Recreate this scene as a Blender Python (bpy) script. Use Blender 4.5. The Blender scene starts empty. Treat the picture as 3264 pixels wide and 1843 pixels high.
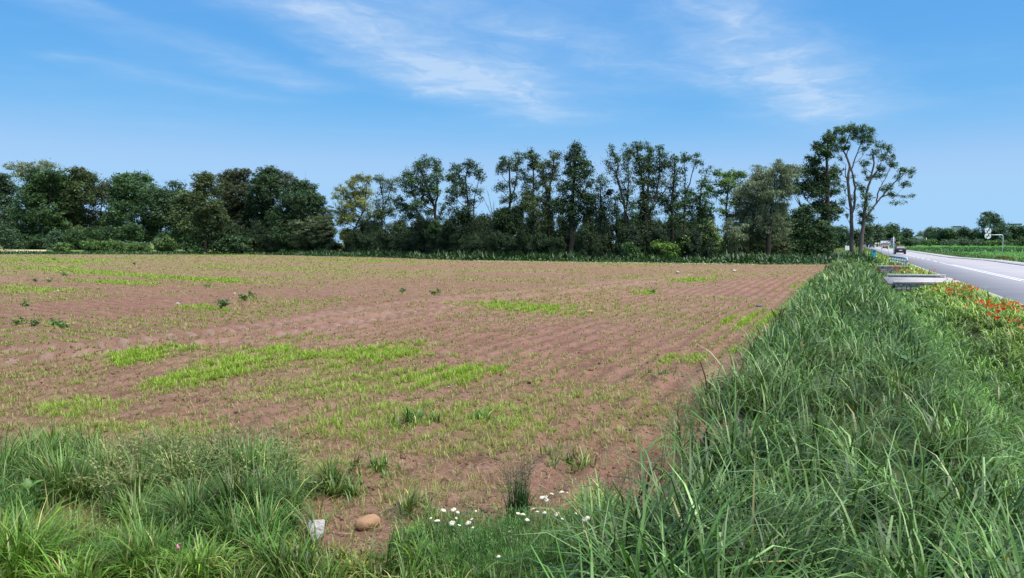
import bpy, bmesh, math, random
import numpy as np
from mathutils import Vector, Matrix

R = math.radians
rng = np.random.default_rng(7)
random.seed(7)
SC = bpy.context.scene
COL = SC.collection

# ------------------------------------------------------------------ camera
F_PX, CX, CY = 2450.0, 1632.0, 921.5           # photograph pixels (3264 x 1843)
CAM_H, PITCH = 2.05, R(3.45)
cam_d = bpy.data.cameras.new('camera')
cam_d.sensor_width = 36.0
cam_d.lens = 36.0 * F_PX / 3264.0
cam_d.clip_start, cam_d.clip_end = 0.05, 6000
cam = bpy.data.objects.new('camera', cam_d)
cam.location = (0, 0, CAM_H)
cam.rotation_euler = (R(90) - PITCH, 0, 0)
COL.objects.link(cam)
SC.camera = cam

# ------------------------------------------------------------------ light, sky, exposure
SUN_EL, SUN_AZ = R(64), R(128)                  # azimuth measured from the view direction, + to the right
SUN_STRENGTH, SKY_STRENGTH = 4.3, 0.125
sun_d = bpy.data.lights.new('sun', 'SUN')
sun_d.energy, sun_d.angle, sun_d.color = SUN_STRENGTH, R(50), (1.0, 0.96, 0.90)
sun = bpy.data.objects.new('sun', sun_d)
sdir = Vector((math.sin(SUN_AZ) * math.cos(SUN_EL), math.cos(SUN_AZ) * math.cos(SUN_EL), math.sin(SUN_EL)))
sun.rotation_euler = (-sdir).to_track_quat('-Z', 'Y').to_euler()
sun.location = (0, 0, 60)
COL.objects.link(sun)
SC.view_settings.view_transform = 'Standard'
SC.view_settings.look = 'None'
SC.view_settings.exposure = 0.9
SC.view_settings.gamma = 1.0
SC.view_settings.use_curve_mapping = False
SC.cycles.max_bounces = 6
SC.cycles.diffuse_bounces = 3
SC.cycles.transmission_bounces = 4
SC.cycles.use_adaptive_sampling = False


class NT:
    """small helper for node trees"""
    def __init__(s, tree):
        s.t = tree; s.n = tree.nodes; s.l = tree.links
    def new(s, typ, **kw):
        n = s.n.new(typ)
        for k, v in kw.items():
            setattr(n, k, v)
        return n
    def put(s, sock, v):
        if hasattr(v, 'is_output'):
            s.l.new(v, sock)
        else:
            sock.default_value = v
    def math(s, op, a, b=0.0, c=None, clamp=False):
        n = s.new('ShaderNodeMath', operation=op, use_clamp=clamp)
        s.put(n.inputs[0], a); s.put(n.inputs[1], b)
        if c is not None: s.put(n.inputs[2], c)
        return n.outputs[0]
    def vmath(s, op, a, b=(0, 0, 0), out=0, scale=None):
        n = s.new('ShaderNodeVectorMath', operation=op)
        s.put(n.inputs[0], a); s.put(n.inputs[1], b)
        if scale is not None: s.put(n.inputs['Scale'], scale)
        return n.outputs[out]
    def noise(s, vec, scale, detail=4, rough=0.55, dist=0.0, color=False):
        n = s.new('ShaderNodeTexNoise')
        if vec is not None: s.put(n.inputs['Vector'], vec)
        n.inputs['Scale'].default_value = scale
        n.inputs['Detail'].default_value = detail
        n.inputs['Roughness'].default_value = rough
        n.inputs['Distortion'].default_value = dist
        return n.outputs['Color' if color else 'Fac']
    def ramp(s, fac, stops):
        n = s.new('ShaderNodeValToRGB')
        e = n.color_ramp.elements
        while len(e) < len(stops): e.new(0.5)
        for el, (p, c) in zip(e, stops):
            el.position = p; el.color = c if len(c) == 4 else (*c, 1)
        s.put(n.inputs[0], fac)
        return n.outputs[0]
    def mix(s, fac, a, b, mode='MIX'):
        n = s.new('ShaderNodeMix', data_type='RGBA', blend_type=mode)
        s.put(n.inputs[0], fac)
        s.put(n.inputs[6], a if hasattr(a, 'is_output') else (*a, 1)[:4])
        s.put(n.inputs[7], b if hasattr(b, 'is_output') else (*b, 1)[:4])
        return n.outputs[2]
    def smooth(s, x, lo, hi):
        n = s.new('ShaderNodeMapRange', interpolation_type='SMOOTHSTEP')
        s.put(n.inputs[0], x)
        n.inputs[1].default_value = lo; n.inputs[2].default_value = hi
        return n.outputs[0]


world = bpy.data.worlds.new('World')
SC.world = world
world.use_nodes = True
w = NT(world.node_tree)
w.n.clear()
sky = w.new('ShaderNodeTexSky', sky_type='NISHITA')
sky.sun_disc = False
sky.sun_elevation = SUN_EL
sky.sun_rotation = SUN_AZ
sky.altitude = 50
sky.air_density, sky.dust_density, sky.ozone_density = 0.6, 0.0, 2.0
# colour grade of the sky: the photograph's is a deeper, more even blue than the model's
sepc = w.new('ShaderNodeSeparateColor'); w.l.new(sky.outputs[0], sepc.inputs[0])
grade = w.new('ShaderNodeCombineColor')
EXPO = 2 ** SC.view_settings.exposure
for ch, (gain, power, fit) in enumerate([(0.0858, 0.80, (0.112, 0.27, 0.165, 6.0)), (0.2417, 0.46, (0.345, 0.305, 0.425, 6.5)), (0.668, 0.18, None)]):
    v = w.math('MULTIPLY', w.math('POWER', sepc.outputs[ch], power), gain)
    if fit:
        e = w.math('POWER', w.math('DIVIDE', v, fit[2]), fit[3])
        v = w.math('ADD', w.math('MULTIPLY', w.math('SUBTRACT', 1.0, w.math('EXPONENT', w.math('MULTIPLY', e, -1.0))), fit[1]), fit[0])
    w.put(grade.inputs[ch], w.math('DIVIDE', v, SKY_STRENGTH * EXPO))
tc = w.new('ShaderNodeTexCoord')
dirv = tc.outputs['Generated']
sep = w.new('ShaderNodeSeparateXYZ'); w.l.new(dirv, sep.inputs[0])
zz = w.math('MAXIMUM', sep.outputs[2], 0.05)
comb = w.new('ShaderNodeCombineXYZ')                    # a flat cirrus layer overhead
w.put(comb.inputs[0], w.math('DIVIDE', sep.outputs[0], zz))
w.put(comb.inputs[1], w.math('DIVIDE', sep.outputs[1], zz))
P = comb.outputs[0]
warp = w.vmath('SCALE', w.vmath('SUBTRACT', w.noise(P, 1.3, 4, 0.6, color=True), (0.5, 0.5, 0.5)), scale=0.55)
Pw = w.vmath('ADD', P, warp)


def capsule(a, b, r0, r1):
    """soft falloff around a streak of cirrus from a to b on the cloud layer"""
    ab = (b[0] - a[0], b[1] - a[1], 0)
    L2 = ab[0] ** 2 + ab[1] ** 2
    pa = w.vmath('SUBTRACT', Pw, (a[0], a[1], 0))
    t = w.math('DIVIDE', w.vmath('DOT_PRODUCT', pa, ab, out=1), L2, clamp=True)
    near = w.vmath('SCALE', ab, scale=t)
    d = w.vmath('LENGTH', w.vmath('SUBTRACT', pa, near), out=1)
    rad = w.math('ADD', w.math('MULTIPLY', t, r1 - r0), r0)
    q = w.math('SUBTRACT', 1.0, w.math('DIVIDE', d, rad), clamp=True)
    return w.math('MULTIPLY', q, q)


streaks = [((-1.0, 3.15), (-0.25, 4.95), 0.45, 0.95, 1.35), ((-0.6, 3.1), (1.2, 4.7), 0.9, 1.1, 0.6),
           ((-0.2, 4.6), (0.35, 6.2), 0.8, 1.0, 0.85), ((-2.0, 3.0), (-1.3, 4.9), 0.3, 0.45, 0.6),
           ((0.75, 3.1), (2.5, 6.0), 0.45, 1.0, 1.0), ((1.5, 4.4), (2.8, 6.9), 0.5, 0.9, 0.4),
           ((-2.4, 4.2), (-1.7, 5.4), 0.3, 0.4, 0.3), ((-5, -2), (3, -6), 1.2, 1.6, 0.7), ((4, 1), (7, 4), 0.9, 1.3, 0.6),
           ((-6, 1), (-4, 4), 0.8, 1.2, 0.6)]
tot = None
for a, b, r0, r1, k in streaks:
    c = w.math('MULTIPLY', capsule(a, b, r0, r1), k)
    tot = c if tot is None else w.math('ADD', tot, c)
mp = w.new('ShaderNodeVectorRotate', rotation_type='Z_AXIS'); w.l.new(Pw, mp.inputs[0])
mp.inputs['Angle'].default_value = R(-66)                # fibres run along the streaks
fib = w.noise(w.vmath('MULTIPLY', mp.outputs[0], (0.75, 1.7, 1)), 2.2, 9, 0.62, 0.7)
fine = w.noise(Pw, 2.6, 8, 0.62, 0.4)
body = w.math('MULTIPLY', w.smooth(fib, 0.18, 0.85), w.smooth(fine, 0.15, 0.9))
cl = w.math('MULTIPLY', tot, w.math('ADD', w.math('MULTIPLY', body, 1.0), 0.20))
veil = w.math('MULTIPLY', w.smooth(w.noise(P, 0.55, 5, 0.6), 0.45, 0.8), 0.10)
cl = w.math('ADD', cl, veil)
cl = w.math('MULTIPLY', cl, w.smooth(sep.outputs[2], 0.09, 0.17))
cl = w.math('MINIMUM', cl, 0.66)
CLOUD = tuple(c / (SKY_STRENGTH * EXPO) for c in (0.66, 0.80, 0.98))
skycol = w.mix(cl, grade.outputs[0], CLOUD)
bg = w.new('ShaderNodeBackground'); bg.inputs[1].default_value = SKY_STRENGTH
w.l.new(skycol, bg.inputs[0])
wo = w.new('ShaderNodeOutputWorld'); w.l.new(bg.outputs[0], wo.inputs[0])


# ------------------------------------------------------------------ pixel -> place
def ray(x, y):
    a = PITCH
    dx = (x - CX) / F_PX; dy = (CY - y) / F_PX
    return np.array([dx, math.cos(a) + dy * math.sin(a), -math.sin(a) + dy * math.cos(a)])
def ground(x, y, z=0.0):
    d = ray(x, y); k = (z - CAM_H) / d[2]
    return np.array([d[0] * k, d[1] * k, z])
def at_depth(x, y, Y):
    d = ray(x, y); k = Y / d[1]
    return np.array([d[0] * k, Y, CAM_H + d[2] * k])
def to_px(X, Y, Z):
    a = PITCH
    dz = Z - CAM_H
    f = Y * math.cos(a) - dz * math.sin(a)
    up = Y * math.sin(a) + dz * math.cos(a)
    return CX + F_PX * X / f, CY - F_PX * up / f
D = 3264 / 2576.0                               # full-view zoom -> photograph pixels


def ss(lo, hi, x):
    t = np.clip((x - lo) / (hi - lo), 0, 1)
    return t * t * (3 - 2 * t)


# ------------------------------------------------------------------ noise
_perm = np.random.default_rng(3).random((256, 256))
def vnoise(x, y):
    xi = np.floor(x).astype(int); yi = np.floor(y).astype(int)
    fx = x - xi; fy = y - yi
    fx = fx * fx * (3 - 2 * fx); fy = fy * fy * (3 - 2 * fy)
    g = lambda i, j: _perm[i & 255, j & 255]
    return (g(xi, yi) * (1 - fx) + g(xi + 1, yi) * fx) * (1 - fy) + (g(xi, yi + 1) * (1 - fx) + g(xi + 1, yi + 1) * fx) * fy
def fbm(x, y, o=4):
    r = 0; a = 0.5; t = 0
    for i in range(o):
        r = r + a * vnoise(x * 2 ** i + 17.3 * i, y * 2 ** i + 5.1 * i); t += a; a *= 0.5
    return r / t


# ------------------------------------------------------------------ terrain
RM, RX0 = 0.442, 5.7                            # left road edge: X = RX0 + RM*Y
RC = 1 / math.sqrt(1 + RM * RM)
DIRV = np.array([RM * RC, RC]); NRM = np.array([-RC, RM * RC])
def us(X, Y):
    return RC * (RX0 + RM * Y - X), (X - RX0) * RM * RC + Y * RC
def xy(u, s):                                   # road coordinates -> world
    return RX0 + s * DIRV[0] + u * NRM[0], s * DIRV[1] + u * NRM[1]
S1, S2, S3 = 41.0, 48.6, 66.5                   # the three culvert headwalls
_pu = np.array([-60, -0.2, 0.0, 0.5, 1.3, 2.6, 3.2, 4.3, 5.2, 6.2, 7.2, 60])
_pz = np.array([-.06, -.06, -.02, -.03, -.16, -.62, -.60, -.05, .08, .05, 0, 0])
_pf = np.array([-.06, -.06, -.02, -.02, -.02, -.02, -.02, -.02, 0.0, 0.0, 0, 0])
def rise(X, Y):
    r = 1.75 * ss(300, 600, Y)
    return r + np.where(X < 0, 0.5 * ss(140, 225, Y) * (1 - ss(300, 600, Y)) * ss(0, 25, -X), 0)
def terrain(X, Y):
    u, s = us(X, Y)
    wd = np.maximum(1 - ss(S1 - .25, S1 + .25, s) * (1 - ss(S2 - .25, S2 + .25, s)), 0) * (1 - ss(110, 140, s))
    wd = wd * (1 - ss(S3 + 0.1, S3 + .5, s) * (1 - ss(S3 + 9, S3 + 9.5, s)))
    return np.interp(u, _pu, _pz) * wd + np.interp(u, _pu, _pf) * (1 - wd) + rise(X, Y)
_bt = [(-900, 809), (0, 811), (800, 812.5), (1100, 819), (1500, 832), (1900, 838), (2400, 844), (2720, 843.5), (3200, 843)]
_bg = np.array([ground(*p) for p in _bt])
_btan = _bg[:, 0] / _bg[:, 1]
def field_far(X, Y):
    return np.interp(X / Y, _btan, _bg[:, 1])
def in_field(X, Y):
    u, s = us(X, Y)
    return (u > 6.3 + 0.5 * (fbm(s * .6, s * 0 + 3) - .5)) & (Y < field_far(X, Y) + 0.8 * (fbm(X * .3, Y * .3) - .5))


# ------------------------------------------------------------------ materials
NRM_ = NRM; RDIR_ = math.atan2(1.0, -1.25)      # drill rows: along the road, and across the field
def mat(name, rough=0.8, spec=0.3):
    m = bpy.data.materials.new(name)
    m.use_nodes = True
    t = NT(m.node_tree)
    b = t.n['Principled BSDF']
    b.inputs['Roughness'].default_value = rough
    b.inputs['Specular IOR Level'].default_value = spec
    return m, t, b
def plain(name, col, rough=0.6, spec=0.4, metal=0.0, var=0.15, scale=6.0, bump=0.0):
    m, t, b = mat(name, rough, spec)
    g = t.new('ShaderNodeNewGeometry')
    n = t.noise(g.outputs['Position'], scale, 5, 0.6)
    c = t.ramp(n, [(0.25, tuple(x * (1 - var) for x in col)), (0.75, tuple(min(1, x * (1 + var)) for x in col))])
    t.l.new(c, b.inputs['Base Color'])
    b.inputs['Metallic'].default_value = metal
    if bump:
        bp = t.new('ShaderNodeBump'); bp.inputs['Strength'].default_value = bump; bp.inputs['Distance'].default_value = 0.02
        t.put(bp.inputs['Height'], t.noise(g.outputs['Position'], scale * 4, 4)); t.l.new(bp.outputs[0], b.inputs['Normal'])
    return m
def leafmat(name, trans=0.3, rough=0.5, spec=0.35, tint=(1.25, 1.35, 0.55)):
    m, t, b = mat(name, rough, spec)
    a = t.new('ShaderNodeAttribute', attribute_name='Col')
    t.l.new(a.outputs['Color'], b.inputs['Base Color'])
    tr = t.new('ShaderNodeBsdfTranslucent')
    t.put(tr.inputs[0], t.mix(1.0, a.outputs['Color'], tint, 'MULTIPLY'))
    mx = t.new('ShaderNodeMixShader'); mx.inputs[0].default_value = trans
    t.l.new(b.outputs[0], mx.inputs[1]); t.l.new(tr.outputs[0], mx.inputs[2])
    t.l.new(mx.outputs[0], t.n['Material Output'].inputs[0])
    return m

M = {}
M['leaf'] = leafmat('leaf', 0.22, 0.55, 0.3)
M['grass'] = leafmat('grass_blade', 0.2, 0.4, 0.32)
M['seedling'] = leafmat('seedling', 0.4, 0.5, 0.35)
M['petal'] = leafmat('petal', 0.35, 0.6, 0.2, (1.2, 0.8, 0.6))
M['white'] = plain('white_paint', (.78, .79, .8), .45, .4, var=.06)
M['bark'] = plain('bark', (.042, .034, .028), .9, .2, var=.4, scale=3, bump=.6)
M['bark_pale'] = plain('bark_pale', (.115, .096, .084), .9, .2, var=.3, scale=3, bump=.5)
M['steel'] = plain('galvanised_steel', (.52, .55, .58), .4, .5, .3, var=.12)
M['grey_back'] = plain('grey_sign_back', (.16, .18, .21), .6, .4, var=.12)
M['black'] = plain('black_paint', (.015, .015, .017), .5, .4)
M['concrete'] = plain('concrete', (.42, .40, .37), .9, .2, var=.2, scale=4, bump=.3)
M['kerb'] = plain('kerb_concrete', (.42, .41, .40), .9, .2, var=.2, scale=3)
M['stone'] = plain('wall_stone', (.42, .38, .35), .9, .2, var=.35, scale=5, bump=.6)
M['mortar'] = plain('mortar', (.30, .28, .26), .95, .1, var=.2)
M['turquoise'] = plain('turquoise_paint', (.07, .45, .52), .5, .4, var=.1)
M['blue_rail'] = plain('pale_blue_paint', (.32, .42, .47), .45, .4, var=.1)
M['car_dark'] = plain('car_paint_black', (.014, .013, .016), .35, .4, .0, var=.05)
M['car_red'] = plain('car_paint_red', (.22, .03, .04), .25, .6, .2, var=.05)
M['car_silver'] = plain('car_paint_silver', (.62, .64, .67), .3, .6, .3, var=.04)
M['glass'] = plain('dark_glass', (.02, .024, .028), .2, .45, var=.05)
M['tyre'] = plain('tyre_rubber', (.02, .02, .02), .85, .2)
M['lamp_red'] = plain('tail_lamp_red', (.35, .02, .02), .25, .6)
M['lamp_white'] = plain('head_lamp', (.8, .82, .85), .2, .7)
M['yellow'] = plain('yellow_centre', (.75, .45, .02), .8, .2, var=.25, scale=200)
M['pebble_brown'] = plain('brown_stone', (.30, .175, .095), .75, .3, var=.22, scale=18, bump=.3)
M['pebble_grey'] = plain('grey_white_stone', (.37, .35, .335), .85, .2, var=.35, scale=26, bump=.6)
M['render'] = plain('pale_render', (.62, .63, .64), .9, .2, var=.05)
M['roof'] = plain('dark_roof', (.10, .09, .09), .9, .2)
M['orange'] = plain('orange_plastic', (.75, .28, .05), .4, .5)


def soil_material():
    m, t, b = mat('ploughed_soil', 0.95, 0.12)
    g = t.new('ShaderNodeNewGeometry'); pos = g.outputs['Position']
    big = t.noise(pos, 0.10, 4, 0.6)
    mid = t.noise(pos, 1.1, 5, 0.65)
    fine = t.noise(pos, 22, 5, 0.7)
    c1 = t.ramp(mid, [(0.25, (.180, .098, .070)), (0.5, (.245, .140, .102)), (0.8, (.310, .186, .140))])
    c2 = t.mix(t.smooth(big, 0.35, 0.7), c1, t.mix(1.0, c1, (1.0, .93, .92), 'MULTIPLY'))
    c3 = t.mix(0.8, c2, t.ramp(fine, [(0.25, (.45, .43, .42)), (0.55, (1, 1, 1)), (0.8, (1.3, 1.3, 1.28))]), 'MULTIPLY')  # random fine tone puts the shade of small cracks into the soil colour
    at = t.new('ShaderNodeAttribute', attribute_name='Col')
    sp = t.new('ShaderNodeSeparateColor'); t.l.new(at.outputs['Color'], sp.inputs[0])
    # R: green cover too fine to build, B: dry compacted soil
    gf = t.math('MULTIPLY', sp.outputs[0], t.smooth(t.noise(pos, 3.0, 4, 0.7), 0.28, 0.62), clamp=True)
    gcol = t.mix(t.noise(pos, 2.0, 3), (.15, .165, .048), (.24, .25, .075))
    wv = []
    for ang, per, off in ((math.atan2(NRM_[1], NRM_[0]), .45, RC * RX0 - .45 / 4 - .06), (RDIR_ + math.pi / 2, .50, -.50 / 4 - .06)):
        dt_ = t.vmath('DOT_PRODUCT', pos, (math.cos(ang), math.sin(ang), 0), out=1)
        wv.append(t.math('ADD', t.math('MULTIPLY', t.math('SINE', t.math('MULTIPLY', t.math('ADD', dt_, t.math('ADD', t.math('MULTIPLY', mid, .12), off)), 2 * math.pi / per)), .5), .5))
    rows = t.math('ADD', t.math('MULTIPLY', wv[0], t.math('SUBTRACT', 1.0, sp.outputs[1])), t.math('MULTIPLY', wv[1], sp.outputs[1]))
    c3 = t.mix(t.math('MULTIPLY', t.math('MULTIPLY', rows, t.smooth(big, .2, .5)), .55), c3, t.mix(1.0, c3, (.60, .57, .55), 'MULTIPLY'))
    c4 = t.mix(t.math('MULTIPLY', sp.outputs[2], 0.6), c3, (.34, .25, .20))
    c5 = t.mix(gf, c4, gcol)
    t.l.new(c5, b.inputs['Base Color'])
    bp = t.new('ShaderNodeBump'); bp.inputs['Strength'].default_value = 1.0; bp.inputs['Distance'].default_value = 0.05
    t.put(bp.inputs['Height'], t.math('ADD', t.noise(pos, 14, 6, 0.75), t.math('MULTIPLY', t.noise(pos, 60, 3), .35)))
    t.l.new(bp.outputs[0], b.inputs['Normal'])
    return m
def turf_material(name, ca, cb, cc, sc=1.0):
    m, t, b = mat(name, 0.95, 0.1)
    g = t.new('ShaderNodeNewGeometry'); pos = g.outputs['Position']
    n1 = t.noise(pos, .05 * sc, 4, .6); n2 = t.noise(pos, 1.2 * sc, 5, .7); n3 = t.noise(pos, 9 * sc, 3, .7)
    c = t.mix(t.smooth(n2, .3, .7), ca, cb)
    c = t.mix(t.smooth(n1, .4, .65), c, cc)
    c = t.mix(.6, c, t.ramp(n3, [(.25, (.5, .5, .5)), (.7, (1.25, 1.25, 1.25))]), 'MULTIPLY')
    t.l.new(c, b.inputs['Base Color'])
    bp = t.new('ShaderNodeBump'); bp.inputs['Strength'].default_value = .8; bp.inputs['Distance'].default_value = .1
    t.put(bp.inputs['Height'], n3); t.l.new(bp.outputs[0], b.inputs['Normal'])
    return m
def asphalt_material():
    m, t, b = mat('asphalt', 0.75, 0.35)
    g = t.new('ShaderNodeNewGeometry'); pos = g.outputs['Position']
    n1 = t.noise(pos, .35, 5, .65); n2 = t.noise(pos, 60, 3, .7)
    mpp = t.new('ShaderNodeMapping'); t.l.new(pos, mpp.inputs[0])
    mpp.inputs['Rotation'].default_value = (0, 0, math.atan(RM)); mpp.inputs['Scale'].default_value = (1.3, .02, 1)
    n3 = t.noise(mpp.outputs[0], 1.0, 3, .6)
    c = t.ramp(n1, [(.3, (.258, .240, .250)), (.7, (.318, .298, .308))])
    c = t.mix(t.smooth(n3, .4, .75), c, (.33, .31, .32))
    c = t.mix(.5, c, t.ramp(n2, [(.3, (.7, .7, .7)), (.7, (1.2, 1.2, 1.2))]), 'MULTIPLY')
    t.l.new(c, b.inputs['Base Color'])
    return m
def paint_material():
    m, t, b = mat('road_paint', 0.7, 0.3)
    g = t.new('ShaderNodeNewGeometry'); pos = g.outputs['Position']
    c = t.mix(t.smooth(t.noise(pos, 2.5, 5, .7), .22, .42), (.48, .48, .49), (.74, .74, .75))
    t.l.new(c, b.inputs['Base Color'])
    return m
M['soil'] = soil_material()
M['turf'] = turf_material('verge_earth', (.035, .055, .018), (.07, .09, .03), (.06, .06, .03))
M['turf_far'] = turf_material('rough_grassland', (.07, .11, .03), (.12, .16, .045), (.20, .22, .08), .5)
M['meadow'] = turf_material('green_crop', (.055, .160, .028), (.080, .195, .036), (.065, .175, .032), .6)
M['asphalt'] = asphalt_material()
M['paint'] = paint_material()
M['gravel'] = plain('gravel', (.36, .33, .31), .95, .1, var=.45, scale=25, bump=.8)
M['paving'] = plain('pale_paving', (.33, .31, .315), .9, .2, var=.3, scale=2)


# ------------------------------------------------------------------ object helpers
def link(o, parent=None, **props):
    COL.objects.link(o)
    if parent is not None: o.parent = parent
    for k, v in props.items():
        if v is not None: o[k] = v
    return o
def empty(name, loc=(0, 0, 0), rz=0.0, scale=1.0, parent=None, **props):
    o = bpy.data.objects.new(name, None)
    o.empty_display_size = .2
    o.location = loc; o.rotation_euler = (0, 0, rz); o.scale = (scale,) * 3
    return link(o, parent, **props)
def np_mesh(name, V, Fc, material, col=None, smooth=False):
    """V (n,3), Fc (m,k) equal-sized faces"""
    V = np.ascontiguousarray(V, dtype=np.float32); Fc = np.ascontiguousarray(Fc, dtype=np.int32)
    me = bpy.data.meshes.new(name)
    m, k = Fc.shape
    me.vertices.add(len(V)); me.vertices.foreach_set('co', V.ravel())
    me.loops.add(m * k); me.loops.foreach_set('vertex_index', Fc.ravel())
    me.polygons.add(m)
    me.polygons.foreach_set('loop_start', np.arange(0, m * k, k, dtype=np.int32))
    me.polygons.foreach_set('loop_total', np.full(m, k, dtype=np.int32))
    if smooth: me.polygons.foreach_set('use_smooth', np.ones(m, dtype=bool))
    if col is not None:
        a = me.color_attributes.new('Col', 'FLOAT_COLOR', 'POINT')
        c = np.ones((len(V), 4), dtype=np.float32); c[:, :3] = col
        a.data.foreach_set('color', c.ravel())
    me.materials.append(material)
    me.update(calc_edges=True)
    return me
def mesh_obj(name, me, parent=None, loc=(0, 0, 0), rz=0.0, **props):
    o = bpy.data.objects.new(name, me)
    o.location = loc; o.rotation_euler = (0, 0, rz)
    return link(o, parent, **props)
def bm_obj(name, bm, material, parent=None, loc=(0, 0, 0), rz=0.0, smooth=False, **props):
    me = bpy.data.meshes.new(name)
    bm.normal_update()
    bm.to_mesh(me); bm.free()
    if smooth:
        for p in me.polygons: p.use_smooth = True
    me.materials.append(material)
    return mesh_obj(name, me, parent, loc, rz, **props)
def box(bm, c, s, bevel=0.0, rz=0.0, jit=0.0):
    r = bmesh.ops.create_cube(bm, size=1.0)
    vs = r['verts']
    bmesh.ops.scale(bm, vec=s, verts=vs)
    if jit:
        for v in vs: v.co += Vector((random.uniform(-jit, jit) for _ in range(3)))
    if bevel:
        es = list({e for v in vs for e in v.link_edges})
        q = bmesh.ops.bevel(bm, geom=es, offset=bevel, segments=2, affect='EDGES', profile=.6)
        vs = list({v for f in q['faces'] for v in f.verts} | {v for v in vs if v.is_valid})
    if rz: bmesh.ops.rotate(bm, cent=(0, 0, 0), matrix=Matrix.Rotation(rz, 3, 'Z'), verts=vs)
    bmesh.ops.translate(bm, vec=c, verts=vs)
    return vs
def box_obj(name, c, s, material, parent=None, bevel=0.0, rz=0.0, **props):
    bm = bmesh.new(); box(bm, (0, 0, 0), s, bevel)
    return bm_obj(name, bm, material, parent, c, rz, **props)
def tube_np(path, rad, sides=6):
    path = np.asarray(path, float); rad = np.asarray(rad, float)
    n = len(path)
    tg = np.gradient(path, axis=0); tg /= np.linalg.norm(tg, axis=1, keepdims=True) + 1e-9
    ref = np.where(np.abs(tg[:, 2:3]) > .9, np.array([[1., 0, 0]]), np.array([[0, 0, 1.]]))
    a = np.cross(tg, ref); a /= np.linalg.norm(a, axis=1, keepdims=True) + 1e-9
    b = np.cross(tg, a)
    ang = np.linspace(0, 2 * np.pi, sides, endpoint=False)
    V = path[:, None] + rad[:, None, None] * (np.cos(ang)[None, :, None] * a[:, None] + np.sin(ang)[None, :, None] * b[:, None])
    V = V.reshape(-1, 3)
    i = np.arange(n - 1)[:, None] * sides; j = np.arange(sides)[None]
    j2 = (j + 1) % sides
    F = np.stack([i + j, i + j2, i + sides + j2, i + sides + j], -1).reshape(-1, 4)
    return V, F
def tubes_mesh(name, tubes, material, smooth=True):
    Vs, Fs, o = [], [], 0
    for V, F in tubes:
        Vs.append(V); Fs.append(F + o); o += len(V)
    return np_mesh(name, np.vstack(Vs), np.vstack(Fs), material, smooth=smooth)
def tube_obj(name, path, rad, material, parent=None, sides=8, **props):
    if np.isscalar(rad): rad = [rad] * len(path)
    V, F = tube_np(path, rad, sides)
    bm = bmesh.new()
    vs = [bm.verts.new(v) for v in V]
    for f in F: bm.faces.new([vs[i] for i in f])
    bm.faces.new(vs[:sides]); bm.faces.new(vs[-sides:][::-1])
    bmesh.ops.recalc_face_normals(bm, faces=bm.faces[:])
    return bm_obj(name, bm, material, parent, smooth=True, **props)
def disc(bm, c, r, th, segs=32, axis='Y'):
    q = bmesh.ops.create_cone(bm, cap_ends=True, segments=segs, radius1=r, radius2=r, depth=th)
    if axis == 'Y': bmesh.ops.rotate(bm, cent=(0, 0, 0), matrix=Matrix.Rotation(R(90), 3, 'X'), verts=q['verts'])
    if axis == 'X': bmesh.ops.rotate(bm, cent=(0, 0, 0), matrix=Matrix.Rotation(R(90), 3, 'Y'), verts=q['verts'])
    bmesh.ops.translate(bm, vec=c, verts=q['verts'])
    return q['verts']
def prism(bm, pts, y0, y1):
    """polygon in x,z extruded along y"""
    a = [bm.verts.new((x, y0, z)) for x, z in pts]; b = [bm.verts.new((x, y1, z)) for x, z in pts]
    bm.faces.new(a); bm.faces.new(b[::-1])
    for i in range(len(pts)):
        j = (i + 1) % len(pts); bm.faces.new((a[i], b[i], b[j], a[j]))
    bmesh.ops.recalc_face_normals(bm, faces=bm.faces[:])


# ------------------------------------------------------------------ ground
# base sheet to the horizon
bm = bmesh.new(); bmesh.ops.create_circle(bm, cap_ends=True, segments=96, radius=4500)
bm_obj('ground', bm, M['turf_far'], None, (0, 0, -1.0), kind='structure', label='wide flat countryside reaching to the horizon')

PATCH = [  # seedling patches: centre x, y, half sizes (full-view pixels), tilt in degrees, strength
    (560, 930, 190, 34, -11, 1.0), (940, 893, 210, 26, -2, 1.0), (1140, 947, 190, 26, -9, 1.0), (350, 905, 115, 22, -8, .8),
    (690, 890, 60, 18, -10, .9), (760, 853, 140, 12, 0, .5), (900, 965, 360, 55, -3, .55), (1310, 905, 180, 12, -3, .35),
    (1310, 776, 145, 15, 4, .85), (1490, 764, 80, 9, -5, .45), (1240, 800, 130, 10, 0, .35), (1620, 738, 42, 5, 0, .9), (1740, 705, 75, 5, -2, .85),
    (520, 780, 75, 10, 3, .85), (540, 705, 140, 6, 3, 1.0), (300, 690, 320, 7, 4, .9), (110, 655, 230, 4, 1, .9), (300, 713, 120, 6, 2, .8),
    (80, 733, 160, 14, 2, .6), (350, 685, 700, 42, 2, .30), (700, 650, 900, 8, 1, .32), (1700, 660, 500, 3, 1, .3), (880, 656, 210, 2.5, 1, 1.0), (760, 680, 300, 10, 2, .5), (1190, 650, 160, 1.8, 1, .8), (700, 640, 700, 4, 1, .35),
    (2040, 720, 48, 12, -12, 1.0), (1915, 808, 115, 22, -10, .85), (2010, 762, 60, 12, -15, .6), (1720, 905, 150, 20, -5, .6),
    (1850, 880, 60, 14, -5, .6), (1050, 1055, 500, 65, -2, .55), (790, 1000, 260, 24, 0, .5), (1150, 1130, 400, 50, 0, .42), (700, 1160, 300, 60, 0, .45),
    (1350, 1010, 200, 20, -4, .45), (210, 1030, 140, 30, 0, .65), (50, 985, 90, 20, 0, .35), (1100, 840, 200, 18, 0, .25), (1000, 1230, 300, 60, 0, .32),
    (400, 1090, 300, 30, 0, .5), (130, 818, 50, 4, 0, .7), (1550, 1050, 160, 30, 0, .3), (1930, 690, 160, 5, -2, .3), (1500, 740, 300, 10, -4, .2)]
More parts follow.
